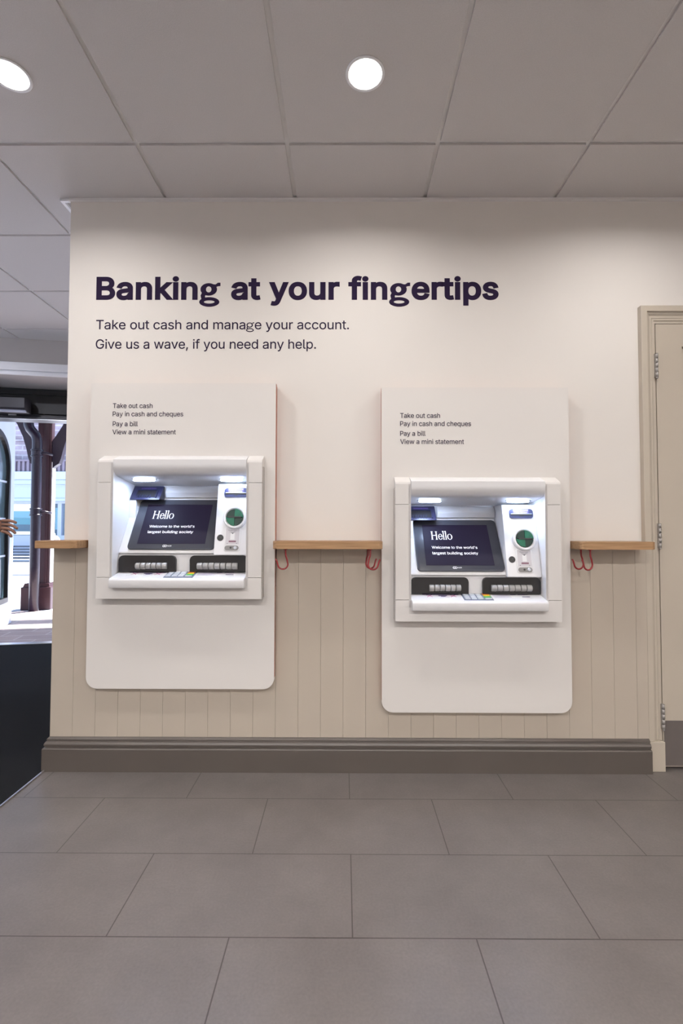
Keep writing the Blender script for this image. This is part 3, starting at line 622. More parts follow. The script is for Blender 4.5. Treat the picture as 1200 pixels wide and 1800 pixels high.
# ceiling edge trims
b = MB()
b.box(WX - 0.002, DOOR_R + 0.9, WY - 0.016, WY, CZ - 0.010, CZ - 0.001)
struct(b.build('trim_1', MT['grid']))
b = MB()
b.box(WX - 0.045, WX - 0.030, WY - 0.012, 3.6, CZ - 0.012, CZ - 0.001)
b.box(WX - 0.030, WX - 0.004, WY - 0.012, WY + 0.002, CZ - 0.012, CZ - 0.001)
struct(b.build('trim_2', MT['white_trim']))

# tongue and groove dado panelling
DZ = 1.005
b = MB()
DY = 2.17
bx = -1.305
pitch = 0.1003
xg = bx
while xg < 1.352 - 1e-4:
    xe = min(xg + pitch, 1.352)
    zt = DZ
    for cx, z0 in ATM:
        if xe > cx - HOLE - 0.004 and xg < cx + HOLE + 0.004:
            zt = min(zt, z0 + 0.045)
    c = 0.0010
    prof = [(xg + 0.00025, WY - 0.001), (xg + 0.00025, DY + c), (xg + c, DY), (xe - c, DY), (xe - 0.00025, DY + c), (xe - 0.00025, WY - 0.001)]
    b.prism(prof, 0.135, zt, lambda p, q, t: (p, q, t))
    xg += pitch
b.box(WX - 0.030, WX - 0.001, WY, 4.4, 0.135, DZ)
struct(b.build('trim_3', MT['dado']))

# skirting with a moulded top, wrapping the free end
sk = [(0.0, 0), (0.055, 0), (0.055, 0.096), (0.052, 0.100), (0.045, 0.101), (0.045, 0.105), (0.049, 0.108), (0.0495, 0.116), (0.045, 0.124),
      (0.040, 0.126), (0.039, 0.129), (0.041, 0.131), (0.041, 0.135), (0.034, 0.142), (0.030, 0.143), (0.0, 0.143)]
b = MB()
endy = 4.3
path = [lambda p, z: (1.350, WY - p, z), lambda p, z: (WX - p * 0.90, WY - p, z), lambda p, z: (WX - p * 0.90, endy, z)]
rings = [[b._v(f(max(p, 0.0012), z)) for p, z in sk] for f in path]
n = len(sk)
for r0, r1 in zip(rings, rings[1:]):
    for k in range(n):
        b.bm.faces.new((r0[k], r0[(k + 1) % n], r1[(k + 1) % n], r1[k]))
b.bm.faces.new(rings[0]); b.bm.faces.new(rings[-1][::-1])
struct(b.build('baseboard_front', MT['skirt']))

# ------------------------------------------------------------------ entrance matting
b = MB()
pts = [(-1.316, 0.55), (-1.316, front_y(-1.316) - 0.03), (X0 + 0.005, front_y(X0) - 0.03), (X0 + 0.005, 0.55)]
b.prism(pts, 0.0005, 0.005, lambda p, q, t: (p, q, t))
tag(b.build('entrance_mat', MT['mat']), 'large charcoal entrance mat running from the tiles to the street door', 'mat')
b = MB()
b.box(-1.3155, -1.310, 0.55, 4.3, 0.0005, 0.007)
tag(b.build('edging_strip', MT['alu']), 'thin bright metal strip between the charcoal mat and the grey floor tiles', 'edging strip')

# ------------------------------------------------------------------ street front and the open entrance
b = MB()
T0 = 0.18
b.box(-2.2, -1.95, 0.0, T0, -0.02, 3.6)
b.box(-0.95, -0.80, 0.0, T0, -0.02, 3.6)
b.box(-1.95, -0.95, 0.0, T0, -0.02, 0.45)
b.box(-1.95, -0.95, 0.0, T0, 2.30, 3.6)
b.box(1.10, 6.2, 0.0, T0, -0.02, 3.6)
b.box(-0.80, 1.10, 0.0, T0, 2.30, 3.6)
struct(b.build('wall_entrance', MT['plain'], loc=FO, rz=FA))
def window(name, u0, u1, z0, z1, d, loc, rz):
    b = MB(); w = 0.05
    b.box(u0, u0 + w, 0.0, d, z0, z1); b.box(u1 - w, u1, 0.0, d, z0, z1)
    b.box(u0 + w, u1 - w, 0.0, d, z0, z0 + w); b.box(u0 + w, u1 - w, 0.0, d, z1 - w, z1)
    f = struct(b.build(name, MT['white_trim'], loc=loc, rz=rz))
    b = MB(); b.box(u0 + w, u1 - w, d / 2 - 0.004, d / 2 + 0.004, z0 + w, z1 - w); b.build('pane', MT['clear'], f)
window('added_window_1', -1.95, -0.95, 0.45, 2.30, 0.10, FO + FV * 0.04, FA)  # unseen window, added to let more daylight up to the lobby ceiling
window('added_window_2', -1.5, 1.9, 0.45, 2.40, 0.08, Vector((X0 - 0.01, 1.9, 0)), PI / 2)  # also added out of view, for daylight bounced off the street outside
# bulkhead and soffit inside the door
b = MB()
b.box(-2.0, 1.55, -0.62, -0.56, 2.395, CZ - 0.001)
b.box(-2.0, 1.55, -0.62, -0.02, 2.305, 2.34)
struct(b.build('trim_4', MT['bulk'], loc=FO, rz=FA))
b = MB()
b.box(-2.0, 1.55, -0.640, -0.615, 2.335, 2.400, bev=0.002)
b.box(-2.0, 1.55, -0.634, -0.615, 2.300, 2.322, bev=0.002)
b.box(-2.0, 1.55, -0.622, -0.60, 2.322, 2.335)
struct(b.build('trim_5', MT['white_trim'], loc=FO, rz=FA))
# dark header with the automatic operator
b = MB()
b.box(-1.95, 1.5, -0.19, -0.005, 2.085, 2.30)
b.box(-1.95, 1.5, -0.21, -0.195, 2.25, 2.30)
struct(b.build('trim_6', MT['dark2'], loc=FO, rz=FA))
op = empty('door_operator', fac(-0.85, -0.22, 2.068), FA)
tag(op, 'dark automatic door operator box under the soffit above the street door', 'door operator')
b = MB(); b.prism([(-0.10, 0.0), (-0.125, 0.03), (-0.125, 0.115), (0.0, 0.115), (0.0, 0.0)], -0.6, 0.74, lambda p, q, t: (t, p + 0.0, q), bev=0.004)
b.build('cover', MT['dark'], op)
b = MB(); b.box(-0.6, 0.745, -0.128, -0.098, -0.006, 0.010, bev=0.003)
b.build('edge_trim', MT['edge'], op)
b = MB()
b.box(-0.78, 1.08, -0.20, -0.02, 2.035, 2.055, bev=0.004)
b.box(-0.78, 1.08, -0.16, -0.03, 2.056, 2.083)
dt = tag(b.build('door_track', MT['dark'], loc=FO, rz=FA), 'dark metal door track below the operator box at the street opening', 'door track')
b = MB(); b.box(-0.78, 1.08, -0.195, -0.185, 2.0315, 2.0345); b.build('weather_strip', MT['alu'], dt)
b = MB(); b.box(-0.30, -0.235, -0.207, -0.2005, 2.058, 2.07, bev=0.002); b.build('latch_plate', MT['alu'], dt)
b = MB(); b.box(-0.80, 1.10, -0.03, 0.05, 0.0, 0.012, bev=0.003)
struct(b.build('trim_7', MT['alu'], loc=FO, rz=FA))

# street door, standing open outwards
LH = Vector((-3.43, 4.40, 0.0))
ld = Vector((-3.722, 5.385, 0)) - LH
LW = ld.length
lrz = math.atan2(ld.y, ld.x)
leaf = empty('door_2', LH, lrz)
tag(leaf, 'pale blue street door with arched black framed glass standing open outwards', 'door', kind='structure')
LT, LZ0, LZ1 = 0.05, 0.008, 2.27
st = 0.145
def arch(x0, x1, zb, zs, n=18, ex=1.0):
    c, r = (x0 + x1) / 2, (x1 - x0) / 2
    return [(x0, zb), (x1, zb)] + [(c + r * math.cos(PI * k / n), zs + ex * r * math.sin(PI * k / n)) for k in range(n + 1)]
AR = arch(st, LW - st, 0.26, 1.72)
def band(mb, inner, outer_fn, y0, y1):
    n = len(inner)
    for yy in ((y0, y1),):
        a = [mb._v((x, y0, z)) for x, z in inner]; b_ = [mb._v((x, y1, z)) for x, z in inner]
        o = [outer_fn(x, z) for x, z in inner]
        c = [mb._v((x, y0, z)) for x, z in o]; d = [mb._v((x, y1, z)) for x, z in o]
        for i in range(n):
            j = (i + 1) % n
            mb.bm.faces.new((a[i], a[j], c[j], c[i]))
            mb.bm.faces.new((b_[j], b_[i], d[i], d[j]))
            mb.bm.faces.new((a[j], a[i], b_[i], b_[j]))
            mb.bm.faces.new((c[i], c[j], d[j], d[i]))
def to_rect(x, z):
    # push the arch outline radially onto the leaf's rectangle
    cx, cz = LW / 2, 1.2
    dx, dz = x - cx, z - cz
    k = min(abs((LW / 2) / dx) if abs(dx) > 1e-6 else 1e9, ((LZ1 - cz) / dz if dz > 0 else (LZ0 - cz) / dz) if abs(dz) > 1e-6 else 1e9)
    return (cx + dx * k, cz + dz * k)
dens = []
for i in range(len(AR)):
    p, q = AR[i], AR[(i + 1) % len(AR)]
    m = max(1, int(math.hypot(q[0] - p[0], q[1] - p[1]) / 0.08))
    dens += [(p[0] + (q[0] - p[0]) * t / m, p[1] + (q[1] - p[1]) * t / m) for t in range(m)]
# add the points that fall on the rectangle's corners
corner_in = []
b = MB()
band(b, dens, to_rect, -LT / 2, LT / 2)
b.build('leaf_frame', MT['leaf'], leaf)
cxm, czm = LW / 2, 1.2
def shrink(d):
    def f(x, z):
        v = Vector((x - cxm, z - czm)); l = v.length
        return (cxm + v.x * (l - d) / l, czm + v.y * (l - d) / l)
    return f
b = MB(); band(b, [shrink(-0.004)(x, z) for x, z in dens], lambda x, z: shrink(0.055)(x, z), -LT / 2 - 0.012, LT / 2 + 0.012)
b.build('glazing_bead', MT['black'], leaf)
b = MB(); b.prism([shrink(0.03)(x, z) for x, z in dens], -0.004, 0.004, lambda p, q, t: (p, t, q))
pane = b.build('pane', MT['glass'], leaf)
b = MB()
for zz in (0.75, 1.15, 1.55):
    b.box(st + 0.03, LW - st - 0.03, -0.012, 0.012, zz, zz + 0.02)
b.build('glazing_bar', MT['leaf'], leaf)
b = MB()
b.disc((0.10, -LT / 2 - 0.006, 0.52), (0, -1, 0), 0.012, 0.012)
b.build('lock_plug', MT['chrome'], leaf)

# ------------------------------------------------------------------ outdoors
b = MB()
b.poly([(-40, -6, -0.012), (14, -6, -0.012), (14, 26, -0.012), (-40, 26, -0.012)])
struct(b.build('street', MT['street']))
b = MB()
b.box(-8, 8, 0.06, 1.9, -0.012, 0.0)
struct(b.build('pavement', MT['pave'], loc=FO, rz=FA))
b = MB()
b.box(-9, 8, 0.18, 1.80, 3.05, 3.12)
b.box(-9, 8, 2.03, 2.24, 2.85, 3.05)
struct(b.build('canopy', MT['bracket'], loc=FO, rz=FA))

PU, PV = -0.919, 2.146           # post position on the front's axes
cp = empty('canopy_post', fac(PU, PV, -0.012), FA)
tag(cp, 'burgundy canopy post with curved brackets on the pavement outside the door', 'post')
b = MB()
b.box(-0.085, 0.085, -0.05, 0.05, 0.34, 2.9, bev=0.006)
b.box(0.0, 0.078, -0.062, -0.05, 0.34, 2.9, bev=0.004)
b.box(0.020, 0.060, -0.072, -0.062, 0.34, 2.9, bev=0.004)
b.build('shaft', MT['post'], cp)
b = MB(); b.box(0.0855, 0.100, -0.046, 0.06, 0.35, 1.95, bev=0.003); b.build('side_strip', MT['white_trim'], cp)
b = MB()
b.box(-0.23, 0.13, -0.11, 0.11, 0, 0.30, bev=0.012)
b.prism([(-0.21, 0.30), (0.11, 0.30), (0.10, 0.345), (-0.19, 0.345)], -0.09, 0.09, lambda p, q, t: (p, t, q))
b.build('plinth', MT['post'], cp)
for s in (1, -1):
    b = MB()
    o_ = [(0.09, 1.86), (0.13, 1.90), (0.175, 1.93), (0.20, 2.00), (0.225, 2.12), (0.27, 2.28), (0.34, 2.44), (0.46, 2.62), (0.62, 2.76), (0.80, 2.86)]
    i_ = [(0.80, 2.87), (0.45, 2.87), (0.30, 2.62), (0.20, 2.42), (0.12, 2.28), (0.09, 2.24)]
    b.prism([(s * p, q) for p, q in o_ + i_], -0.045, 0.045, lambda p, q, t: (p, t, q))
    b.build('bracket', MT['bracket'], cp)

dp = empty('drainpipe', (-3.955, 6.18, -0.012))
tag(dp, 'dark cast iron drainpipe with collars in front of the canopy post', 'drainpipe')
b = MB()
pts = [(0, 0, 0), (0, 0, 0.6), (0, 0, 1.2), (0, 0, 2.17), (-0.005, 0, 2.22), (-0.025, 0, 2.27), (-0.06, 0, 2.31), (-0.095, 0, 2.35), (-0.115, 0, 2.40), (-0.12, 0, 2.46), (-0.12, 0, 2.83)]
b.tube(pts, 0.058, n=20)
b.build('pipe', MT['iron'], dp)
for zc in (2.03, 1.27):
    b = MB()
    b.disc((0, 0, zc + 0.055), (0, 0, 1), 0.071, 0.022, bev=0.006)
    b.disc((0, 0, zc + 0.030), (0, 0, 1), 0.064, 0.06)
    b.disc((0, 0, zc - 0.022), (0, 0, 1), 0.071, 0.022, bev=0.006)
    cl = b.build('collar', MT['iron'], dp, smooth=0.6)
    b = MB(); b.tube([(0.06, 0.0, zc + 0.005), (0.10, 0.03, zc + 0.01), (0.125, 0.06, zc), (0.135, 0.10, zc - 0.005)], 0.016, n=8)
    b.build('clip', MT['iron'], cl)

bn = empty('street_bench', (-7.18, 11.1, -0.012), 0.02)
tag(bn, 'blue grey slatted bench standing in the sunny street behind the drainpipe', 'bench')
b = MB()
for k in range(5):
    b.box(-0.56, 0.56, 0.10 + 0.012 * k, 0.125 + 0.012 * k, 0.34 + 0.066 * k, 0.385 + 0.066 * k, bev=0.004)
b.build('backrest', MT['bench'], bn)
b = MB()
for k in range(4):
    b.box(-0.56, 0.56, -0.32 + 0.1 * k, -0.24 + 0.1 * k, 0.295, 0.325, bev=0.004)
b.build('seat', MT['bench'], bn)
for s in (-1, 1):
    b = MB()
    b.tube([(s * 0.53, -0.28, 0), (s * 0.53, -0.27, 0.15), (s * 0.53, -0.28, 0.29)], 0.022, n=8)
    b.tube([(s * 0.53, 0.10, 0), (s * 0.53, 0.09, 0.29), (s * 0.53, 0.14, 0.66)], 0.022, n=8)
    b.box(s * 0.53 - 0.02, s * 0.53 + 0.02, -0.30, 0.11, 0.265, 0.295)
    b.build('leg', MT['bench'], bn)

# shop over the street
SY = 22.0
sh = empty('shop_building', (-13.4, SY, -0.012))
tag(sh, 'brick shop building with pale blue fascia across the street', 'building')
b = MB(); b.box(-14, 16, 0.0, 0.4, 4.08, 9.0); b.box(-14, 16, -0.03, 0.02, 5.02, 5.12); b.build('brick_wall', MT['brick'], sh)
b = MB()
for k in range(-60, 66):
    b.box(k * 0.2, k * 0.2 + 0.10, -0.52, -0.46, 3.56, 4.08)
b.box(-12.2, 13.4, -0.54, -0.44, 4.02, 4.10); b.box(-12.2, 13.4, -0.44, -0.40, 3.56, 4.08)
b.build('parapet_railing', MT['slatgrey'], sh)
b = MB()
b.box(-14, 16, -0.6, 0.3, 3.20, 3.56, bev=0.02)
b.box(-14, 16, -0.45, 0.3, 3.00, 3.20, bev=0.02)
b.box(-14, 16, -0.25, 0.3, 2.36, 3.00)
b.box(-14, 16, -0.34, 0.3, 2.24, 2.37, bev=0.02)
b.build('shop_fascia', MT['shopfascia'], sh)
b = MB(); b.box(-14, 16, -0.2, 0.3, 0, 0.62); b.build('stall_riser', MT['shopframe'], sh)
b = MB(); b.box(-14, 16, 2.2, 2.3, 0, 3.2); b.box(-14, 16, 0.3, 2.3, 2.3, 2.36); b.box(-14, 16, 0.0, 2.3, 0.0, 0.3); b.build('shop_interior', MT['shopdark'], sh)
for k, (xa, xb) in enumerate(((-4.6, -2.62), (-2.62, -0.64), (-0.64, 0.50), (0.50, 1.30), (1.30, 3.3), (3.3, 5.6), (5.6, 7.9), (7.9, 10.2), (-6.9, -4.6), (-9.2, -6.9))):
    b = MB()
    w = 0.09
    b.box(xa, xa + w, -0.15, 0.15, 0.62, 2.24); b.box(xb - w, xb, -0.15, 0.15, 0.62, 2.24)
    b.box(xa + w, xb - w, -0.15, 0.15, 2.14, 2.24); b.box(xa + w, xb - w, -0.15, 0.15, 0.62, 0.70)
    fr = b.build('window', MT['shopframe'], sh)
    b = MB(); b.box(xa + w, xb - w, -0.01, 0.01, 0.70, 2.14); b.build('pane', MT['shopglass'], fr)
def board(x0, x1, z0, z1, y, m, label):
    e = MB(); e.box(x0 - (x0 + x1) / 2, x1 - (x0 + x1) / 2, 0, 0.05, 0, z1 - z0, bev=0.01)
    return tag(e.build('display_board', MT[m], loc=(-13.4 + (x0 + x1) / 2, SY + y, z0)), label, 'display board', 'boards in the shop window')
board(-2.05, -0.72, 1.80, 2.13, 0.25, 'lightbox', 'lit white panel at the top of the left hand shop window')
board(-2.05, -0.72, 1.48, 1.79, 0.28, 'aqua', 'aqua band below the lit white panel in the shop window')
board(-2.05, -0.72, 1.18, 1.47, 0.30, 'teal', 'dark teal board below the aqua band in the shop window')
board(-2.05, -0.72, 0.71, 0.86, 0.20, 'lightbox', 'low white ledge board at the foot of the shop window')
board(0.10, 0.42, 0.95, 1.95, 0.20, 'aqua', 'aqua display column in the shop window right of the canopy post')
board(0.60, 1.20, 1.50, 1.80, 0.40, 'teal', 'teal shelf board at the right hand shop window')
sc = empty('goods_rack', (-13.4 + 0.9, SY + 0.3, 0.30))
tag(sc, 'rack of small white goods hanging in the right hand shop window', 'rack')
b = MB(); b.box(-0.36, 0.36, 0.10, 0.14, 0.0, 1.15); b.build('back_board', MT['shopdark'], sc)
b = MB()
for r_ in range(3):
    for k in range(4):
        b.sphere((-0.27 + 0.18 * k + 0.03 * (r_ % 2), 0.02, 0.62 + 0.19 * r_), 0.055, 8, 6)
o = b.build('goods', MT['bloom'], sc)
o['kind'] = 'stuff'
pl = empty('flower_planter', (-9.98, 16.4, -0.012))
tag(pl, 'planter of white blossom in the street beyond the canopy post', 'planter')
b = MB(); b.prism(rrect(-0.32, 0.32, -0.2, 0.2, 0.06), 0.0, 0.42, lambda p, q, t: (p * (0.85 + 0.35 * t), q * (0.85 + 0.35 * t), t)); b.build('tub', MT['shopframe'], pl)
b = MB()
for k in range(60):
    a = random.random() * 2 * PI; r_ = random.random() ** 0.5
    b.sphere((0.36 * r_ * math.cos(a), 0.22 * r_ * math.sin(a), 0.48 + random.random() * 0.42 * (1.1 - r_)), 0.05 + random.random() * 0.03, 7, 5)
o = b.build('blossom', MT['bloom'], pl); o['kind'] = 'stuff'

# ------------------------------------------------------------------ downlights
dl0 = None
def downlight(x, y, label, group=None, near=False):
    global dl0
    if dl0 is None:
        r = empty('downlight', (x, y, CZ))
        b = MB(); b.ring((0, 0, -0.003), (0, 0, -1), 0.056, 0.066, 0.0025, bev=0.001); b.build('rim', MT['white_trim'], r)
        b = MB(); b.disc((0, 0, -0.0015), (0, 0, -1), 0.0558, 0.001); b.build('diffuser', MT['lamp'], r)
        L = bpy.data.lights.new('lamp_light', 'AREA')
        L.shape = 'DISK'; L.size = 0.11; L.energy = DOWNLIGHT_W; L.color = (1.0, 0.965, 0.935); L.spread = math.radians(166)
        lo = bpy.data.objects.new('lamp_light', L); COL.objects.link(lo); lo.parent = r; lo.location = (0, 0, -0.006)
        dl0 = r
    else:
        r = copy_tree(dl0); r.location = (x, y, CZ)
    for c in children(r):
        if c.type == 'LIGHT' and near:
            c.data = bpy.data.lights.get('lamp_light_dimmed') or c.data.copy()
            c.data.name = 'lamp_light_dimmed'
            c.data.energy = DOWNLIGHT_NEAR_W
            c.data.spread = math.radians(158)
    tag(r, label, 'ceiling light', group)
    return r
LX, LY = 0.070, 1.577
for (i, j) in ((-1, 1), (0, 1), (1, 1), (-2, 1), (2, 1), (-1, 2), (0, 2), (1, 2), (2, 2), (-2, 2)):
    downlight(LX + 1.2 * i, LY - 2.4 * j, 'round downlight in the ceiling out of sight behind the viewer', 'ceiling downlights behind the viewer')
lob = downlight(LX - 3.0, 2.70, 'added downlight over the entrance mat, unseen left of the view', 'ceiling downlights behind the viewer')  # unseen lamp added to brighten the lobby bulkhead and its white trim
for c in children(lob):
    if c.type == 'LIGHT':
        c.data = c.data.copy(); c.data.energy = 15.0; c.data.color = (0.86, 0.88, 1.0)
downlight(LX, LY, 'round glowing downlight in the ceiling tile above the middle of the wall', 'ceiling downlights', True)
downlight(LX - 1.2, LY, 'glowing downlight at the left edge of the ceiling, stretched by the lens', 'ceiling downlights', True)
downlight(LX + 1.2, LY, 'round downlight just out of view at the upper right', 'ceiling downlights', True)
downlight(LX - 2.4, LY, 'round downlight out of view at the far left', 'ceiling downlights', True)

# ------------------------------------------------------------------ cash machine surround panels
def panel(x0, x1, ztop, zbot, lines, label):
    cx = (x0 + x1) / 2
    r = empty('surround_panel', (cx, 2.14, zbot))
    tag(r, label, 'wall panel', 'white surround panels')
    w = (x1 - x0) / 2
    h = ztop - zbot
    # rounded lower corners; the middle is open behind the machine
    z0 = [z for c, z in ATM if abs(c - cx) < 0.2][0] - zbot
    acx = [c for c, z in ATM if abs(c - cx) < 0.2][0] - cx
    ha, hb = z0 + 0.05, z0 + 0.59
    b = MB()
    rr = 0.05
    low = rrect(-w, w, 0, ha, rr, 8, (1, 1, 0, 0))
    Fn = lambda p, q, t: (p, t, q)
    outl = rrect(-w, w, 0, h, rr, 8, (1, 1, 0, 0))
    # front and back rings with a rectangular opening
    bl = (acx - HOLE, ha); brr = (acx + HOLE, ha); tr = (acx + HOLE, hb); tl = (acx - HOLE, hb)
    hole = [bl, brr, tr, tl]
    TH = 0.0285
    for y in (0.0, TH):
        vo = [b._v((p, y, q)) for p, q in outl]
        vh = [b._v((p, y, q)) for p, q in hole]
        n = len(outl)
        # outl order: bl arc (9 pts), br arc (9), tr, tl
        left = [vo[n - 1]] + vo[0:5] + [vh[0], vh[3]]
        bot = vo[4:14] + [vh[1], vh[0]]
        right = vo[13:n - 1] + [vh[2], vh[1]]
        top = [vo[n - 2], vo[n - 1], vh[3], vh[2]]
        for f in (left, bot, right, top):
            b.bm.faces.new(f)
        if y == 0: A, AH = vo, vh
        else:
            for i in range(n):
                j = (i + 1) % n
                f = b.bm.faces.new((A[i], A[j], vo[j], vo[i])); f.material_index = 1 if True else 0
            for i in range(4):
                j = (i + 1) % 4
                b.bm.faces.new((AH[i], AH[j], vh[j], vh[i]))
    # top edge is white like the face
    b.bm.faces.ensure_lookup_table()
    for f in b.bm.faces:
        if f.material_index == 1:
            c = f.calc_center_median()
            if abs(c.z - h) < 1e-4 or c.z < rr: f.material_index = 0
    b.build('board', [MT['panel'], MT['copper']], r)
    b = MB()
    zc = DZ - zbot + 0.002
    b.box(-w + 0.002, acx - HOLE, TH + 0.0005, 0.0592, zc, h - 0.002)
    b.box(acx + HOLE, w - 0.002, TH + 0.0005, 0.0592, zc, h - 0.002)
    b.box(acx - HOLE, acx + HOLE, TH + 0.0005, 0.0592, hb, h - 0.002)
    b.build('spacer', MT['copper'], r)
    for t, xa, xb, zb in lines:
        b = MB()
        add_text(b, t, xa - cx, xb - cx, zb - zbot, 0.0215, lambda p, q: (p, -0.0007, q), bold=0.006)
        tx = b.build('printed_lettering', MT['ink'], r)
        tx['label'] = 'small dark printed line "%s"' % t
    return r
TL = ['Take out cash', 'Pay in cash and cheques', 'Pay a bill', 'View a mini statement']
panel(-1.133, -0.304, 1.719, 0.363, [(TL[0], -1.034, -0.856, 1.606), (TL[1], -1.034, -0.718, 1.569), (TL[2], -1.033, -0.921, 1.5245), (TL[3], -1.034, -0.750, 1.488)],
      'tall white panel around the left, higher cash machine')
panel(0.168, 1.001, 1.700, 0.264, [(TL[0], 0.251, 0.429, 1.563), (TL[1], 0.251, 0.567, 1.5265), (TL[2], 0.251, 0.364, 1.4825), (TL[3], 0.251, 0.535, 1.446)],
      'tall white panel around the right, lower cash machine nearest the door')

# ------------------------------------------------------------------ cash machines
def serif(mb, x, y, s, ch, fn):
    """one glyph of a high contrast serif, height s, origin at baseline; returns advance"""
    def P(pts):
        mb.bm.faces.new([mb._v(fn(x + p * s, y + q * s)) for p, q in pts])
    def R(x0, x1, y0, y1):
        P([(x0, y0), (x1, y0), (x1, y1), (x0, y1)])
    def foot(xc, w, y0, up):
        h = 0.035
        if up: P([(xc - w, y0), (xc + w, y0), (xc + w * 0.5, y0 + h), (xc - w * 0.5, y0 + h)])
        else: P([(xc - w, y0), (xc - w * 0.5, y0 - h), (xc + w * 0.5, y0 - h), (xc + w, y0)])
    def oval(cx, cy, rx, ry, tx, ty, a0=0, a1=2 * PI, n=28, tail=1.0):
        for k in range(n):
            t0 = a0 + (a1 - a0) * k / n; t1 = a0 + (a1 - a0) * (k + 1) / n
            q = []
            for t, ins in ((t0, 0), (t1, 0), (t1, 1), (t0, 1)):
                q.append((cx + (rx - tx * ins) * math.cos(t), cy + (ry - ty * ins) * math.sin(t)))
            P(q)
    if ch == 'H':
        for xc in (0.15, 0.61):
            R(xc - 0.05, xc + 0.05, 0, 1)
            foot(xc, 0.14, 0, True); foot(xc, 0.14, 1, False)
        R(0.15, 0.61, 0.49, 0.53)
        return 0.78
    if ch == 'e':
        oval(0.26, 0.34, 0.23, 0.35, 0.095, 0.035, 0.0, 2 * PI * 0.93)
        R(0.10, 0.485, 0.36, 0.395)
        return 0.50
    if ch == 'l':
        R(0.07, 0.165, 0, 1.04)
        foot(0.118, 0.12, 0, True)
        P([(-0.01, 1.04), (0.165, 1.06), (0.165, 1.0), (-0.01, 1.01)])
        return 0.245
    if ch == 'o':
        oval(0.28, 0.34, 0.26, 0.35, 0.10, 0.035)
        return 0.56

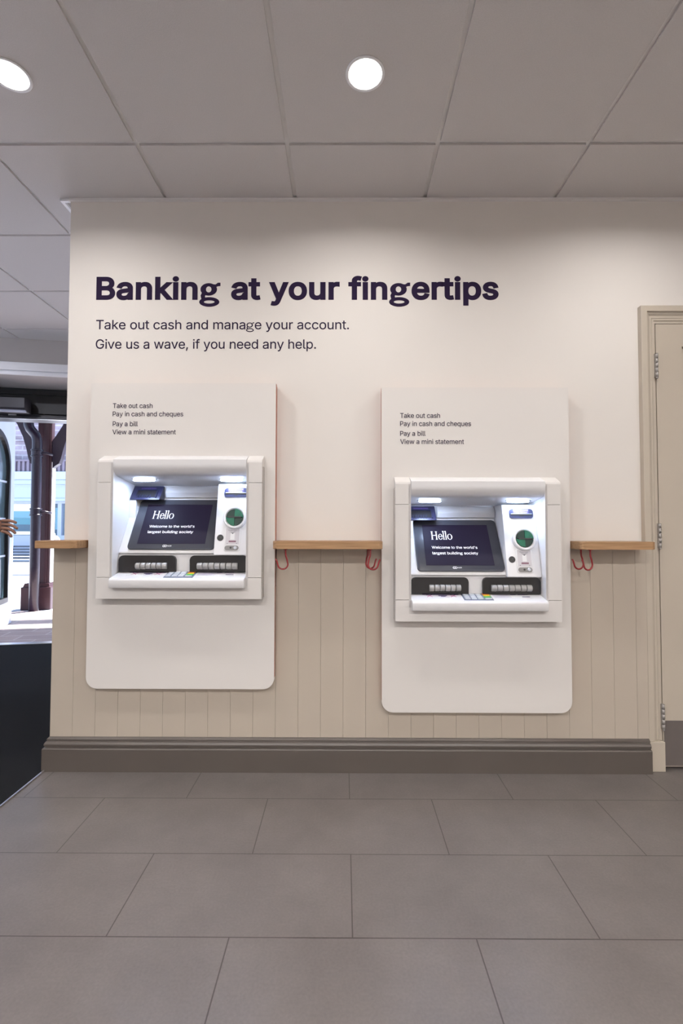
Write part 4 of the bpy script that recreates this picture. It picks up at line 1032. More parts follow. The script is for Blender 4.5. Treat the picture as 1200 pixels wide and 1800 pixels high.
def build_atm(cx, z0, label):
    r = empty('cash_machine', (cx, 2.085, z0))
    tag(r, label, 'cash machine', 'cash machines')
    X = lambda p, q, t: (t, p, q)            # (depth, height) profile run along x
    # fascia frame around the recess
    b = MB()
    for s in (-1, 1):
        xa, xb = sorted((s * 0.2895, s * 0.357))
        b.box(xa, xb, 0.0, 0.0548, 0.0928, 0.5025, bev=0.0009)
        b.prism([(0.0, 0.5040), (0.0, 0.592), (0.003, 0.600), (0.012, 0.606), (0.0548, 0.627), (0.0548, 0.5040)], xa, xb, X, bev=0.0009)
    b.box(-0.357, 0.357, 0.0, 0.0548, 0.0, 0.0912, bev=0.0009)
    b.build('fascia_frame', MT['fascia'], r)
    b = MB(); b.box(0.3572, 0.3595, 0.012, 0.0545, 0.004, 0.575); b.build('edge_seal', MT['seal'], r)
    b = MB(); b.box(-0.3595, -0.3572, 0.012, 0.0545, 0.004, 0.575); b.build('edge_seal', MT['seal'], r)
    # rounded visor over the recess
    b = MB()
    prof = [(-0.006, 0.603), (-0.006, 0.585)]
    for k in range(9):
        a = PI + k / 8 * (PI / 2 - 0.16)
        prof.append((0.040 + 0.046 * math.cos(a), 0.580 + 0.046 * math.sin(a)))
    prof += [(0.222, 0.508), (0.222, 0.63), (0.0548, 0.627), (0.004, 0.608)]
    b.prism(prof, -0.2885, 0.2885, X)
    vis = b.build('visor', MT['cavity'], r, smooth=0.6)
    for s, lx in ((-1, -0.192), (1, 0.204)):
        def up(y): return 0.534 - (y - 0.04) * (0.534 - 0.508) / (0.222 - 0.04)
        nrm = Vector((0, -0.14, -1)).normalized()
        b = MB(); b.disc((lx, 0.088, up(0.088) - 0.002), nrm, 0.058, 0.002, ry=0.020); rim = b.build('lamp_rim', MT['chrome'], r)
        b = MB(); b.disc((lx, 0.088, up(0.088) - 0.0085), nrm, 0.050, 0.006, ry=0.014, bev=0.002); b.build('lamp_lens', MT['led'], rim)
        L = bpy.data.lights.new('recess_lamp', 'AREA')
        L.shape = 'ELLIPSE'; L.size = 0.09; L.size_y = 0.025; L.energy = ATM_W; L.color = (0.52, 0.68, 1.0)
        lo = bpy.data.objects.new('recess_lamp', L); COL.objects.link(lo); lo.parent = r
        lo.location = (lx, 0.088, up(0.088) - 0.0105)
    # recess lining
    b = MB()
    b.box(-0.299, -0.289, 0.0, 0.24, 0.06, 0.585)
    b.box(0.289, 0.299, 0.0, 0.24, 0.06, 0.585)
    b.box(-0.289, 0.289, 0.226, 0.24, 0.06, 0.56)
    b.box(-0.289, 0.289, 0.066, 0.225, 0.06, 0.189)
    b.box(-0.289, 0.289, 0.0625, 0.0665, 0.112, 0.189, bev=0.001)
    b.build('recess_lining', MT['cavity'], r)
    # sloping console that carries the screen
    b = MB()
    b.prism([(0.062, 0.190), (0.056, 0.1935), (0.056, 0.199), (0.2215, 0.4485), (0.2255, 0.4485), (0.2255, 0.190)], -0.2888, 0.1375, X, bev=0.003)
    b.prism([(0.162, 0.437), (0.2155, 0.437), (0.158, 0.352)], -0.2886, -0.258, X)
    b.build('console', MT['cavity'], r, smooth=0.5)
    ox, oz = 0.062, 0.2075
    SP = lambda s_, t_, n_=0.0: (s_, ox + 0.553 * t_ - 0.833 * n_, oz + 0.833 * t_ + 0.553 * n_)
    b = MB()
    b.prism(rrect(-0.252, 0.135, 0.0, 0.273, 0.016), -0.002, 0.008, lambda p, q, t: SP(p, q, t), bev=0.0025)
    scr = b.build('screen', MT['slate'], r, smooth=0.6)
    b = MB()
    b.prism([(-0.212, 0.028), (0.092, 0.028), (0.092, 0.244), (-0.212, 0.244)], 0.0082, 0.0090, lambda p, q, t: SP(p, q, t))
    b.build('display', MT['display'], scr)
    fn = lambda p, q: SP(p, q, 0.0096)
    b = MB()
    x = -0.177
    for ch in 'Hello':
        x += serif(b, x, 0.163, 0.044, ch, fn) * 0.044 * 0.97
    b.build('screen_greeting', MT['glow'], scr)
    b = MB()
    add_text(b, "Welcome to the world's", -0.178, 0.029, 0.114, 0.0135, fn, bold=0.0015)
    b.build('screen_lettering', MT['glow'], scr)
    b = MB()
    add_text(b, "largest building society", -0.178, 0.028, 0.084, 0.0135, fn, bold=0.0015)
    b.build('screen_lettering', MT['glow'], scr)
    b = MB()
    fn = lambda p, q: SP(p, q, 0.0086)
    for c0 in (-0.0895, -0.0815):
        for k in range(16):
            t0, t1 = 2 * PI * k / 16, 2 * PI * (k + 1) / 16
            b.bm.faces.new([b._v(fn(c0 + rr * math.cos(t), 0.0165 + rr * math.sin(t))) for t, rr in ((t0, 0.0062), (t1, 0.0062), (t1, 0.0034), (t0, 0.0034))])
    add_text(b, 'NCR', -0.0735, -0.0555, 0.0135, 0.0062, fn, bold=0.015)
    b.build('maker_mark', MT['label_white'], scr)
    # band above the screen
    b = MB()
    b.prism([(0.2255, 0.503), (0.222, 0.503), (0.2035, 0.478), (0.2020, 0.474), (0.2085, 0.452), (0.213, 0.4495), (0.2255, 0.4495)], -0.136, 0.1365, X, bev=0.0015)
    b.build('back_band', MT['cavity'], r, smooth=0.5)
    # navy cheque slot in the upper left of the recess
    b = MB()
    b.prism([(0.2255, 0.505), (0.212, 0.505), (0.160, 0.444), (0.158, 0.438), (0.2255, 0.438)], -0.2884, -0.1475, X, bev=0.004)
    cs = b.build('cheque_slot', MT['navy'], r, smooth=0.6)
    sl = Vector((0.052, 0.061)).normalized()
    QP = lambda s_, t_, n_: (s_, 0.160 + sl.x * t_ - sl.y * n_, 0.444 + sl.y * t_ + sl.x * n_)
    b = MB()
    b.prism(rrect(-0.262, -0.166, 0.008, 0.050, 0.006), 0.0005, 0.0025, lambda p, q, t: QP(p, q, t))
    b.build('slot_mouth', MT['black'], cs)
    b = MB()
    for k in range(6):
        b.prism([(-0.258 + k * 0.012, 0.002), (-0.254 + k * 0.012, 0.002), (-0.252 + k * 0.012, 0.020), (-0.256 + k * 0.012, 0.020)], 0.0026, 0.005, lambda p, q, t: QP(p, q, t))
    b.prism([(-0.262, 0.051), (-0.166, 0.051), (-0.166, 0.054), (-0.262, 0.054)], 0.0005, 0.005, lambda p, q, t: QP(p, q, t))
    b.prism([(-0.170, 0.004), (-0.165, 0.004), (-0.165, 0.054), (-0.170, 0.054)], 0.0005, 0.005, lambda p, q, t: QP(p, q, t))
    b.build('slot_guide', MT['navy_light'], cs)
    b = MB(); b.prism([(-0.250, 0.060), (-0.180, 0.060), (-0.180, 0.069), (-0.250, 0.069)], 0.0003, 0.001, lambda p, q, t: QP(p, q, t))
    b.build('slot_label', MT['purple_label'], cs)
    # card column on the right
    b = MB()
    b.prism([(0.040, 0.1865), (0.0385, 0.190), (0.112, 0.500), (0.116, 0.507), (0.2255, 0.507), (0.2255, 0.1865)], 0.1385, 0.2888, X, bev=0.003)
    b.build('card_column', MT['cavity'], r, smooth=0.5)
    cd = Vector((0.0735, 0.310)).normalized()
    CP = lambda s_, t_, n_=0.0: (s_, 0.0385 + cd.x * t_ - cd.y * n_, 0.190 + cd.y * t_ + cd.x * n_)
    cn = (0, -cd.y, cd.x)
    b = MB()
    for k in range(3):
        t0 = 0.3095 + k * 0.0045
        b.prism([(0.178, t0), (0.268, t0), (0.268, t0 + 0.0014), (0.178, t0 + 0.0014)], 0.0002, 0.0012, lambda p, q, t: CP(p, q, t))
    b.build('vent_line', MT['key'], r)
    b = MB(); b.prism(rrect(0.1685, 0.2765, 0.2625, 0.3065, 0.013), -0.001, 0.003, lambda p, q, t: CP(p, q, t), bev=0.001)
    rs = b.build('receipt_slot', MT['navy_light'], r)
    b = MB(); b.prism([(0.186, 0.285), (0.256, 0.285), (0.256, 0.304), (0.186, 0.304)], 0.0031, 0.0036, lambda p, q, t: CP(p, q, t)); b.build('slot_label', MT['purple_label'], rs)
    b = MB()
    add_text(b, 'Please take your statement', 0.190, 0.254, 0.2985, 0.0036, lambda p, q: CP(p, q, 0.004), bold=0.01)
    add_text(b, 'Please take your receipt', 0.194, 0.250, 0.2890, 0.0036, lambda p, q: CP(p, q, 0.004), bold=0.01)
    b.build('slot_lettering', MT['label_white'], rs)
    b = MB(); b.prism([(0.176, 0.2815), (0.270, 0.2815), (0.270, 0.2835), (0.176, 0.2835)], 0.003, 0.006, lambda p, q, t: CP(p, q, t)); b.build('slot_lip', MT['key'], rs)
    b = MB(); b.prism([(0.176, 0.2755), (0.270, 0.2755), (0.270, 0.2813), (0.176, 0.2813)], 0.003, 0.0034, lambda p, q, t: CP(p, q, t))
    b.prism([(0.212, 0.2756), (0.218, 0.270), (0.228, 0.270), (0.234, 0.2756)], 0.003, 0.0036, lambda p, q, t: CP(p, q, t)); b.build('slot_mouth', MT['black'], rs)
    # card reader
    rx, rt = 0.2245, 0.166
    b = MB(); b.ring(CP(rx, rt, 0.014), cn, 0.0385, 0.052, 0.014, bev=0.004); b.disc(CP(rx, rt, 0.003), cn, 0.046, 0.003)
    cr = b.build('card_reader', MT['cavity'], r, smooth=0.7)
    def sector(a0, a1, r_, n0, n1, m, nm, k=14):
        e = MB()
        pts = [(rx, rt)] + [(rx + r_ * math.cos(a0 + (a1 - a0) * i / k), rt + r_ * math.sin(a0 + (a1 - a0) * i / k)) for i in range(k + 1)]
        e.prism(pts, n0, n1, lambda p, q, t: CP(p, q, t), bev=0.0008)
        e.build(nm, m, cr)
    sector(0.03, PI / 2 - 0.02, 0.0375, 0.003, 0.017, MT['green'], 'bezel_quarter')
    sector(PI / 2, PI - 0.03, 0.0375, 0.003, 0.014, MT['green_dark'], 'bezel_quarter')
    sector(PI + 0.03, 1.5 * PI, 0.0375, 0.003, 0.015, MT['green'], 'bezel_quarter')
    sector(1.5 * PI, 2 * PI - 0.03, 0.0375, 0.003, 0.013, MT['green_dark'], 'bezel_quarter')
    b = MB(); b.prism([(rx - 0.030, rt - 0.0028), (rx + 0.030, rt - 0.0028), (rx + 0.030, rt + 0.0028), (rx - 0.030, rt + 0.0028)], 0.012, 0.0178, lambda p, q, t: CP(p, q, t)); b.build('card_mouth', MT['black'], cr)
    # instruction plate below the reader
    b = MB(); b.prism(rrect(0.1815, 0.2545, 0.014, 0.122, 0.012), -0.001, 0.0025, lambda p, q, t: CP(p, q, t), bev=0.0012)
    ip = b.build('instruction_plate', MT['cavity'], r, smooth=0.6)
    b = MB(); b.prism([(0.1885, 0.046), (0.2475, 0.046), (0.2475, 0.117), (0.1885, 0.117)], 0.0026, 0.0031, lambda p, q, t: CP(p, q, t)); b.build('label', MT['label_grey'], ip)
    b = MB(); b.prism([(0.209, 0.066), (0.228, 0.066), (0.228, 0.095), (0.209, 0.095)], 0.0032, 0.0036, lambda p, q, t: CP(p, q, t)); b.build('card_picture', MT['label_white'], ip)
    b = MB()
    add_text(b, 'Please insert', 0.199, 0.237, 0.1065, 0.0032, lambda p, q: CP(p, q, 0.0036), bold=0.01)
    add_text(b, 'your card', 0.204, 0.232, 0.1005, 0.0032, lambda p, q: CP(p, q, 0.0036), bold=0.01)
    b.build('label_lettering', MT['slate'], ip)
    for (xa, xb, ta, tb) in ((0.211, 0.225, 0.0955, 0.0975), (0.216, 0.221, 0.092, 0.0955), (0.195, 0.199, 0.0475, 0.0495), (0.236, 0.240, 0.0475, 0.0495)):
        b = MB()
        b.bm.faces.new([b._v(CP(p, q, 0.0038)) for p, q in ((xa, ta), (xb, ta), (xb, tb), (xa, tb))])
        b.build('label_mark', MT['slate'], ip)
    b = MB(); b.prism([(0.203, 0.0545), (0.235, 0.0545), (0.235, 0.0615), (0.203, 0.0615)], 0.0032, 0.0036, lambda p, q, t: CP(p, q, t)); b.build('label_band', MT['maroon'], ip)
    b = MB(); b.prism(rrect(0.1865, 0.2485, 0.018, 0.0395, 0.0105), 0.0026, 0.0036, lambda p, q, t: CP(p, q, t), bev=0.0004); pt = b.build('contact_plate', MT['plate'], ip)
    b = MB(); b.disc(CP(0.2335, 0.029, 0.0075), cn, 0.0075, 0.004, bev=0.002); b.build('button', MT['key'], pt)
    b = MB(); b.disc(CP(0.2135, 0.0295, 0.0042), cn, 0.0045, 0.001); b.build('socket', MT['black'], pt)
    b = MB(); b.disc(CP(0.164, 0.075, 0.002), cn, 0.0145, 0.004, bev=0.001); jk = b.build('audio_jack', MT['black'], r)
    b = MB(); b.prism([(0.164, 0.076), (0.170, 0.076), (0.170, 0.0795), (0.164, 0.0795)], 0.0021, 0.0025, lambda p, q, t: CP(p, q, t)); b.build('jack_mark', MT['slate'], jk)
    # two note slots with roller rows
    for (xa, xb, cor, ra, rb) in ((-0.282, -0.030, (0, 0, 1, 1), -0.205, -0.065), (0.032, 0.285, (0, 0, 1, 1), 0.066, 0.246)):
        b = MB()
        yf = 0.0605 if xa < 0 else 0.0600
        hw = 0.012
        b.prism(rrect(xa, xb, 0.1125, 0.1845, 0.020, 6, cor), 0.046, 0.0622, lambda p, q, t: (p, t, q), bev=0.002)
        ns = b.build('note_slot', MT['black'], r)
        b = MB()
        nseg = 6 if xa < 0 else 7
        w = (rb - ra) / nseg
        for k in range(nseg):
            xl, xr = ra + k * w + 0.0014, ra + (k + 1) * w - 0.0014
            q = 14
            for yy, zz, rad in ((0.0440, 0.1385, 0.0145),):
                b.tube([(xl, yy, zz), (xl + 0.002, yy, zz), (xr - 0.002, yy, zz), (xr, yy, zz)], [rad - 0.0012, rad, rad, rad - 0.0012], n=20)
        b.build('roller', MT['roller'], ns)
    # sloping ledge with the keypad
    b = MB()
    tp = [(0.0655, 0.1115), (-0.020, 0.0905)]
    for k in range(6):
        a = PI / 2 + 0.24 + k / 5 * (PI / 2 - 0.24)
        tp.append((-0.0215 + 0.010 * math.cos(a), 0.0805 + 0.010 * math.sin(a)))
    tp += [(-0.0315, 0.056), (-0.028, 0.0505), (0.0, 0.049), (0.0655, 0.0605)]
    b.prism(tp, -0.2875, 0.2875, X, bev=0.0015)
    b.build('keypad_ledge', MT['cavity'], r, smooth=0.6)
    kd = Vector((-0.0855, -0.021)).normalized()
    KP = lambda s_, t_, n_=0.0: (s_, 0.0655 + kd.x * t_ + kd.y * n_ * 1.0, 0.1115 + kd.y * t_ - kd.x * n_)
    b = MB(); b.prism([(-0.063, 0.006), (0.063, 0.006), (0.063, 0.078), (-0.063, 0.078)], -0.001, 0.0022, lambda p, q, t: KP(p, q, t), bev=0.0008)
    kp = b.build('keypad', MT['keypad'], r)
    for row in range(4):
        for c in range(4):
            xa = -0.057 + c * 0.0275 if c < 3 else 0.0285
            xb = xa + 0.022 if c < 3 else 0.058
            ta = 0.010 + row * 0.0168
            b = MB(); b.prism(rrect(xa, xb, ta, ta + 0.0125, 0.003, 3), 0.0022, 0.0055, lambda p, q, t: KP(p, q, t), bev=0.0008)
            m = 'key' if c < 3 or row == 3 else ('key_red', 'key_yellow', 'key_green')[row]
            k_ = b.build('key', MT[m], kp)
            if m != 'key': k_['label'] = {'key_red': 'orange red key', 'key_yellow': 'yellow key', 'key_green': 'green key'}[m]
    # printed stickers on the ledge
    b = MB(); b.prism([(-0.235, 0.006), (-0.073, 0.006), (-0.073, 0.052), (-0.235, 0.052)], -0.0005, 0.0006, lambda p, q, t: KP(p, q, t))
    s1 = b.build('warning_sticker', MT['label_white'], r)
    b = MB()
    def quad(mb, x0_, x1_, t0_, t1_, n_=0.0012): mb.bm.faces.new([mb._v(KP(p, q, n_)) for p, q in ((x0_, t0_), (x1_, t0_), (x1_, t1_), (x0_, t1_))])
    quad(b, -0.234, -0.074, 0.007, 0.018)
    for (xa, xb, ta, tb) in ((-0.165, -0.128, 0.024, 0.034), (-0.155, -0.135, 0.034, 0.040), (-0.160, -0.120, 0.047, 0.049)):
        quad(b, xa, xb, ta, tb)
    b.build('sticker_print', MT['purple_label'], s1)
    for c0 in (-0.205, -0.102):
        b = MB()
        for sgn in (1, -1):
            d = 0.012
            b.bm.faces.new([b._v(KP(c0 + p, 0.032 + q, 0.0016 + 0.0002 * sgn)) for p, q in ((-d, -sgn * d - 0.003), (-d, -sgn * d + 0.003), (d, sgn * d + 0.003), (d, sgn * d - 0.003))])
        b.build('sticker_cross', MT['pink'], s1)
    b = MB(); b.prism([(0.070, 0.010), (0.236, 0.010), (0.236, 0.056), (0.070, 0.056)], -0.0005, 0.0006, lambda p, q, t: KP(p, q, t))
    s2 = b.build('notice_sticker', MT['label_white'], r)
    b = MB()
    for k in range(5):
        quad(b, 0.074, 0.150 - 0.012 * (k % 2), 0.014 + k * 0.008, 0.0175 + k * 0.008)
    b.build('notice_print', MT['lilac'], s2)
    b = MB(); quad(b, 0.152, 0.176, 0.012, 0.018); quad(b, 0.186, 0.228, 0.012, 0.017); quad(b, 0.196, 0.230, 0.036, 0.044)
    b.build('notice_heading', MT['purple_label'], s2)
    return r
m0 = build_atm(ATM[0][0], ATM[0][1], 'left hand cash machine, the higher one, set in the panel nearest the street door')
m1 = copy_tree(m0)
m1.location = (ATM[1][0], 2.085, ATM[1][1])
m1['label'] = 'right hand cash machine, the lower one, nearest the greige inner door'

# ------------------------------------------------------------------ wall lettering
def wall_text(name, body, x0, x1, base, cap, bold, label):
    r = tag(empty(name, (x0, WY - 0.0002, base)), label, 'wall lettering')
    vs, fs, c, a, b_ = text_pts(body, bold)
    k = (x1 - x0) / (b_ - a)
    # word boundaries: re-lay each prefix to find where a word starts and ends
    ws = body.split(' ')
    nf = [len(text_pts(' '.join(ws[:i + 1]), bold)[1]) for i in range(len(ws))]
    for i, w_ in enumerate(ws):
        f_ = fs[(nf[i - 1] if i else 0):nf[i]]
        b = MB(); mp = {}
        for f in f_:
            for q in f:
                if q not in mp: mp[q] = b._v(((vs[q][0] - a) * k, 0, vs[q][1] / c * cap))
            try: b.bm.faces.new([mp[q] for q in f])
            except ValueError: pass
        g = bmesh.ops.extrude_face_region(b.bm, geom=b.bm.faces[:])
        bmesh.ops.translate(b.bm, vec=(0, -0.0006, 0), verts=[v for v in g['geom'] if isinstance(v, bmesh.types.BMVert)])
        b.build('word', MT['ink'], r)
    return r
wall_text('headline_lettering', 'Banking at your fingertips', -1.149, 0.714, 2.1265, 0.1085, 0.027, 'large bold dark violet headline "Banking at your fingertips" on the cream wall')
wall_text('wall_lettering', 'Take out cash and manage your account.', -1.147, 0.023, 1.9885, 0.0435, 0.003, 'smaller dark line "Take out cash and manage your account." just below the headline')
wall_text('wall_lettering', 'Give us a wave, if you need any help.', -1.147, -0.129, 1.8975, 0.0435, 0.003, 'lowest dark line "Give us a wave, if you need any help." above the left panel')

# ------------------------------------------------------------------ oak shelves
SZ0, SZ1, SF = 0.982, 1.015, 2.048
def shelf(x0, x1, rl, rr, label):
    r = 0.022
    b = MB()
    pts = [(x0, WY - 0.002)]
    if rl: pts += [(x0 + r - r * math.cos(a * PI / 12), SF + r - r * math.sin(a * PI / 12)) for a in range(7)]
    else: pts += [(x0, SF)]
    if rr: pts += [(x1 - r + r * math.sin(a * PI / 12), SF + r - r * math.cos(a * PI / 12)) for a in range(7)]
    else: pts += [(x1, SF)]
    pts += [(x1, WY - 0.002)]
    b.prism([(p - (x0 + x1) / 2, q - WY) for p, q in pts], 0.0, SZ1 - SZ0, lambda p, q, t: (p, q, t), bev=0.003)
    # rear part rests on the panelling; the front part stands clear of it
    return tag(b.build('oak_shelf', MT['oak'], loc=((x0 + x1) / 2, WY, SZ0 + 0.0)), label, 'shelf', 'oak writing shelves')
DZ = SZ0
shelf(-1.312, -1.139, 0, 1, 'short oak shelf at the left end of the wall beside the street door')
shelf(-0.3025, 0.1665, 1, 1, 'oak shelf with three red hooks between the two white panels')
shelf(1.0035, 1.325, 1, 1, 'oak shelf ending in front of the inner door frame')

# red hooks under the shelves
hk = None
def hook(x, y, rz, label, group):
    global hk
    if hk is None:
        h = empty('red_hook', (x, y, SZ0), rz)
        b = MB()
        pts = [(0, 0, 0), (0, 0, -0.018), (0.001, 0, -0.03), (0.006, 0, -0.044)]
        R = 0.0215
        for k in range(13):
            a = 0.35 - k / 12 * (PI + 0.25)
            pts.append((-0.0115 + R * math.cos(a), 0, -0.066 + R * math.sin(a)))
        pts.append((-0.0375, 0, -0.052)); pts.append((-0.042, 0, -0.044))
        b.tube(pts, 0.0036, n=10)
        b.build('hook_rod', MT['hook'], h)
        b = MB(); b.disc((0, 0, -0.0035), (0, 0, -1), 0.010, 0.003, bev=0.001); b.build('screw_plate', MT['hook'], h)
        hk = h
    else:
        h = copy_tree(hk); h.location = (x, y, SZ0); h.rotation_euler = (0, 0, rz)
    return tag(h, label, 'hook', group)
G = 'red hooks under the oak shelves'
hook(-0.249, 2.075, 0.1, 'red hook alone at the left end of the middle shelf', G)
hook(0.114, 2.062, PI - 0.05, 'red hook at the right end of the middle shelf, lower hanging of the pair', G)
hook(0.107, 2.125, PI - 0.55, 'red hook at the right end of the middle shelf, partly behind the nearer one', G)
hook(1.036, 2.115, 0.15, 'red hook under the right shelf, closest to the white panel', G)
hook(1.053, 2.070, 0.25, 'red hook under the right shelf, on the door side of its pair', G)

# ------------------------------------------------------------------ inner door
d1 = empty('door_1', (DOOR_L, 2.19, 0))
tag(d1, 'greige inner door at the right edge', 'door', kind='structure')
b = MB()
lx0, lx1, lz0, lz1 = 0.022, 0.785, 0.012, 2.008
def panel_slab(mb, holes, y0, y1):
    xs_ = sorted({lx0, lx1, *[h[0] for h in holes], *[h[1] for h in holes]})
    zs_ = sorted({lz0, lz1, *[h[2] for h in holes], *[h[3] for h in holes]})
    for a, c in zip(xs_, xs_[1:]):
        for e, f in zip(zs_, zs_[1:]):
            inside = any(h[0] <= a and c <= h[1] and h[2] <= e and f <= h[3] for h in holes)
            mb.box(a, c, y0 + (0.010 if inside else 0), y1, e, f)
H = [(0.140, 0.375, 1.10, 1.905), (0.435, 0.67, 1.10, 1.905), (0.140, 0.375, 0.32, 0.96), (0.435, 0.67, 0.32, 0.96)]
panel_slab(b, H, 0.0, 0.042)
b.build('door_leaf', MT['door'], d1)
for h in H:
    b = MB()
    for (a, c, e, f) in ((h[0], h[1], h[2], h[2] + 0.014), (h[0], h[1], h[3] - 0.014, h[3]), (h[0], h[0] + 0.014, h[2], h[3]), (h[1] - 0.014, h[1], h[2], h[3])):
        b.box(a, c, 0.002, 0.0098, e, f, bev=0.003)
    b.build('panel_moulding', MT['door'], d1)
b = MB(); b.box(lx0 + 0.004, lx1 - 0.006, -0.0025, -0.0005, 0.016, 0.215, bev=0.0008); b.build('kick_plate', MT['kick'], d1)
for zc in (1.815, 1.040, 0.235):
    b = MB()
    for k in range(5):
        b.tube([(0.018, -0.0105, zc - 0.055 + k * 0.022 + 0.0008), (0.018, -0.0105, zc - 0.055 + (k + 1) * 0.022 - 0.0008)], 0.0062, n=14)
    b.box(0.0115, 0.0245, -0.0095, -0.001, zc - 0.054, zc + 0.054)
    b.sphere((0.018, -0.0105, zc - 0.057), 0.006)
    b.build('hinge', MT['steel'], d1)
b = MB(); b.tube([(0.72, -0.002, 1.0), (0.72, -0.05, 1.0), (0.62, -0.055, 1.0)], 0.010, n=12); b.disc((0.72, -0.004, 1.0), (0, -1, 0), 0.026, 0.004); b.build('door_handle', MT['steel'], d1)
# moulded architrave, jamb and plinth blocks
b = MB()
AO, AI, AT_O, AT_I = 1.352, 1.4175, 2.088, 2.018
prof = [(0.0, 0.0), (0.0, 0.026), (0.002, 0.028), (0.026, 0.028), (0.028, 0.026), (0.0285, 0.022), (0.032, 0.0215), (0.037, 0.019), (0.043, 0.0145), (0.047, 0.014), (0.052, 0.0145), (0.0555, 0.0125), (0.058, 0.012), (0.064, 0.012), (0.0655, 0.010), (0.0655, 0.0)]
XR = DOOR_R
zb = 0.13
rings = []
for f in (lambda d, h: (AO + d, WY - h, zb), lambda d, h: (AO + d, WY - h, AT_O - d), lambda d, h: (XR + 0.045 - d, WY - h, AT_O - d), lambda d, h: (XR + 0.045 - d, WY - h, zb)):
    rings.append([b._v(f(d, max(h, 0.0006))) for d, h in prof])
n = len(prof)
for r0, r1 in zip(rings, rings[1:]):
    for k in range(n):
        b.bm.faces.new((r0[k], r0[(k + 1) % n], r1[(k + 1) % n], r1[k]))
b.bm.faces.new(rings[0]); b.bm.faces.new(rings[-1][::-1])
o = struct(b.build('trim_8', MT['door']))
b = MB()
b.box(AO + 0.001, AI + 0.003, WY - 0.034, WY - 0.0006, 0.0, 0.129, bev=0.002)
b.box(XR - 0.022, XR + 0.046, WY - 0.034, WY - 0.0006, 0.0, 0.129, bev=0.002)
struct(b.build('trim_9', MT['door']))
b = MB()
b.box(DOOR_L + 0.001, DOOR_L + 0.0185, WY - 0.009, WY + 0.099, 0, DOOR_T - 0.001)
b.box(DOOR_R - 0.0185, DOOR_R - 0.001, WY - 0.009, WY + 0.099, 0, DOOR_T - 0.001)
b.box(DOOR_L + 0.0185, DOOR_R - 0.0185, WY - 0.009, WY + 0.099, DOOR_T - 0.014, DOOR_T - 0.001)
b.box(DOOR_L + 0.0185, DOOR_R - 0.0185, WY + 0.04, WY + 0.099, 0.0, DOOR_T - 0.014)
struct(b.build('trim_10', MT['door']))

# ------------------------------------------------------------------ passer-by whose hand reaches into view
def skin_mesh(verts, edges, radii, root=0, sub=2):
    me = bpy.data.meshes.new('s')
    me.from_pydata(verts, edges, [])
    o = bpy.data.objects.new('s', me)
    COL.objects.link(o)
    sk_ = o.modifiers.new('k', 'SKIN')
    sk_.use_smooth_shade = True
    for i, r_ in enumerate(radii):
        d = me.skin_vertices[0].data[i]
        rr = r_ if isinstance(r_, tuple) else (r_, r_)
        d.radius = rr
        d.use_root = (i == root)
    ss = o.modifiers.new('u', 'SUBSURF'); ss.levels = sub; ss.render_levels = sub
    bpy.context.view_layer.update()
    out = bpy.data.meshes.new_from_object(o.evaluated_get(bpy.context.evaluated_depsgraph_get()))
    bpy.data.objects.remove(o)
    for p in out.polygons: p.use_smooth = True
    return out
def mesh_obj(name, me, m, parent):
    me.materials.clear(); me.materials.append(m)
    o = bpy.data.objects.new(name, me); COL.objects.link(o); o.parent = parent
    return o
class Sk:
    def __init__(s): s.v, s.e, s.r = [], [], []
    def add(s, p, r, prev=None):
        s.v.append(tuple(p)); s.r.append(r)
        if prev is not None: s.e.append((prev, len(s.v) - 1))
        return len(s.v) - 1
    def chain(s, start, pts):
        k = start
        for p, r in pts: k = s.add(p, r, k)
        return k
PX, PY = -2.43, 2.66      # stands left of the frame, facing +x; local axes equal world axes
pr = empty('person', (PX, PY, 0))
tag(pr, 'passer-by in dark clothes at the left edge reaching a bare hand into view', 'person')
k = Sk()
pel = k.add((0, 0, 0.95), (0.125, 0.15))
ch = k.chain(pel, [((0.0, 0, 1.10), (0.105, 0.14)), ((0.005, 0, 1.27), (0.115, 0.165)), ((0.0, 0, 1.40), (0.09, 0.15))])
nk = k.chain(ch, [((0.0, 0, 1.48), 0.056), ((0.02, 0, 1.55), 0.055)])
hd = k.chain(nk, [((0.025, 0, 1.61), (0.085, 0.072)), ((0.025, 0, 1.68), (0.098, 0.078)), ((0.015, 0, 1.745), (0.075, 0.062))])
for s in (-1, 1):
    hip = k.chain(pel, [((0, s * 0.095, 0.86), 0.095)])
    k.chain(hip, [((0.01 + 0.04 * s, s * 0.10, 0.68), 0.078), ((0.03 + 0.06 * s, s * 0.10, 0.50), 0.058), ((0.01 + 0.05 * s, s * 0.10, 0.32), 0.054), ((-0.01 + 0.06 * s, s * 0.10, 0.11), 0.038), ((0.06 + 0.06 * s, s * 0.105, 0.045), 0.036), ((0.14 + 0.06 * s, s * 0.11, 0.035), 0.03)])
# right arm (towards the viewer) raised forward; wrist ends just outside the frame
HW = Vector((0.50, -0.02, 1.075))
sh_ = k.chain(ch, [((0, -0.16, 1.39), 0.062)])
el = k.chain(sh_, [((0.06, -0.20, 1.26), 0.05), ((0.17, -0.21, 1.11), 0.043)])
wr = k.chain(el, [((0.34, -0.12, 1.085), 0.038), ((0.45, -0.05, 1.075), (0.024, 0.03))])
pm = k.chain(wr, [((0.50, -0.025, 1.073), (0.022, 0.038))])
sh2 = k.chain(ch, [((0, 0.16, 1.39), 0.062)])
k.chain(sh2, [((-0.03, 0.20, 1.25), 0.05), ((-0.06, 0.21, 1.10), 0.042), ((-0.04, 0.21, 0.96), 0.036), ((-0.01, 0.20, 0.85), 0.025), ((0.0, 0.20, 0.79), 0.03), ((0.01, 0.20, 0.72), 0.02)])
body = skin_mesh(k.v, k.e, k.r, 0, 2)
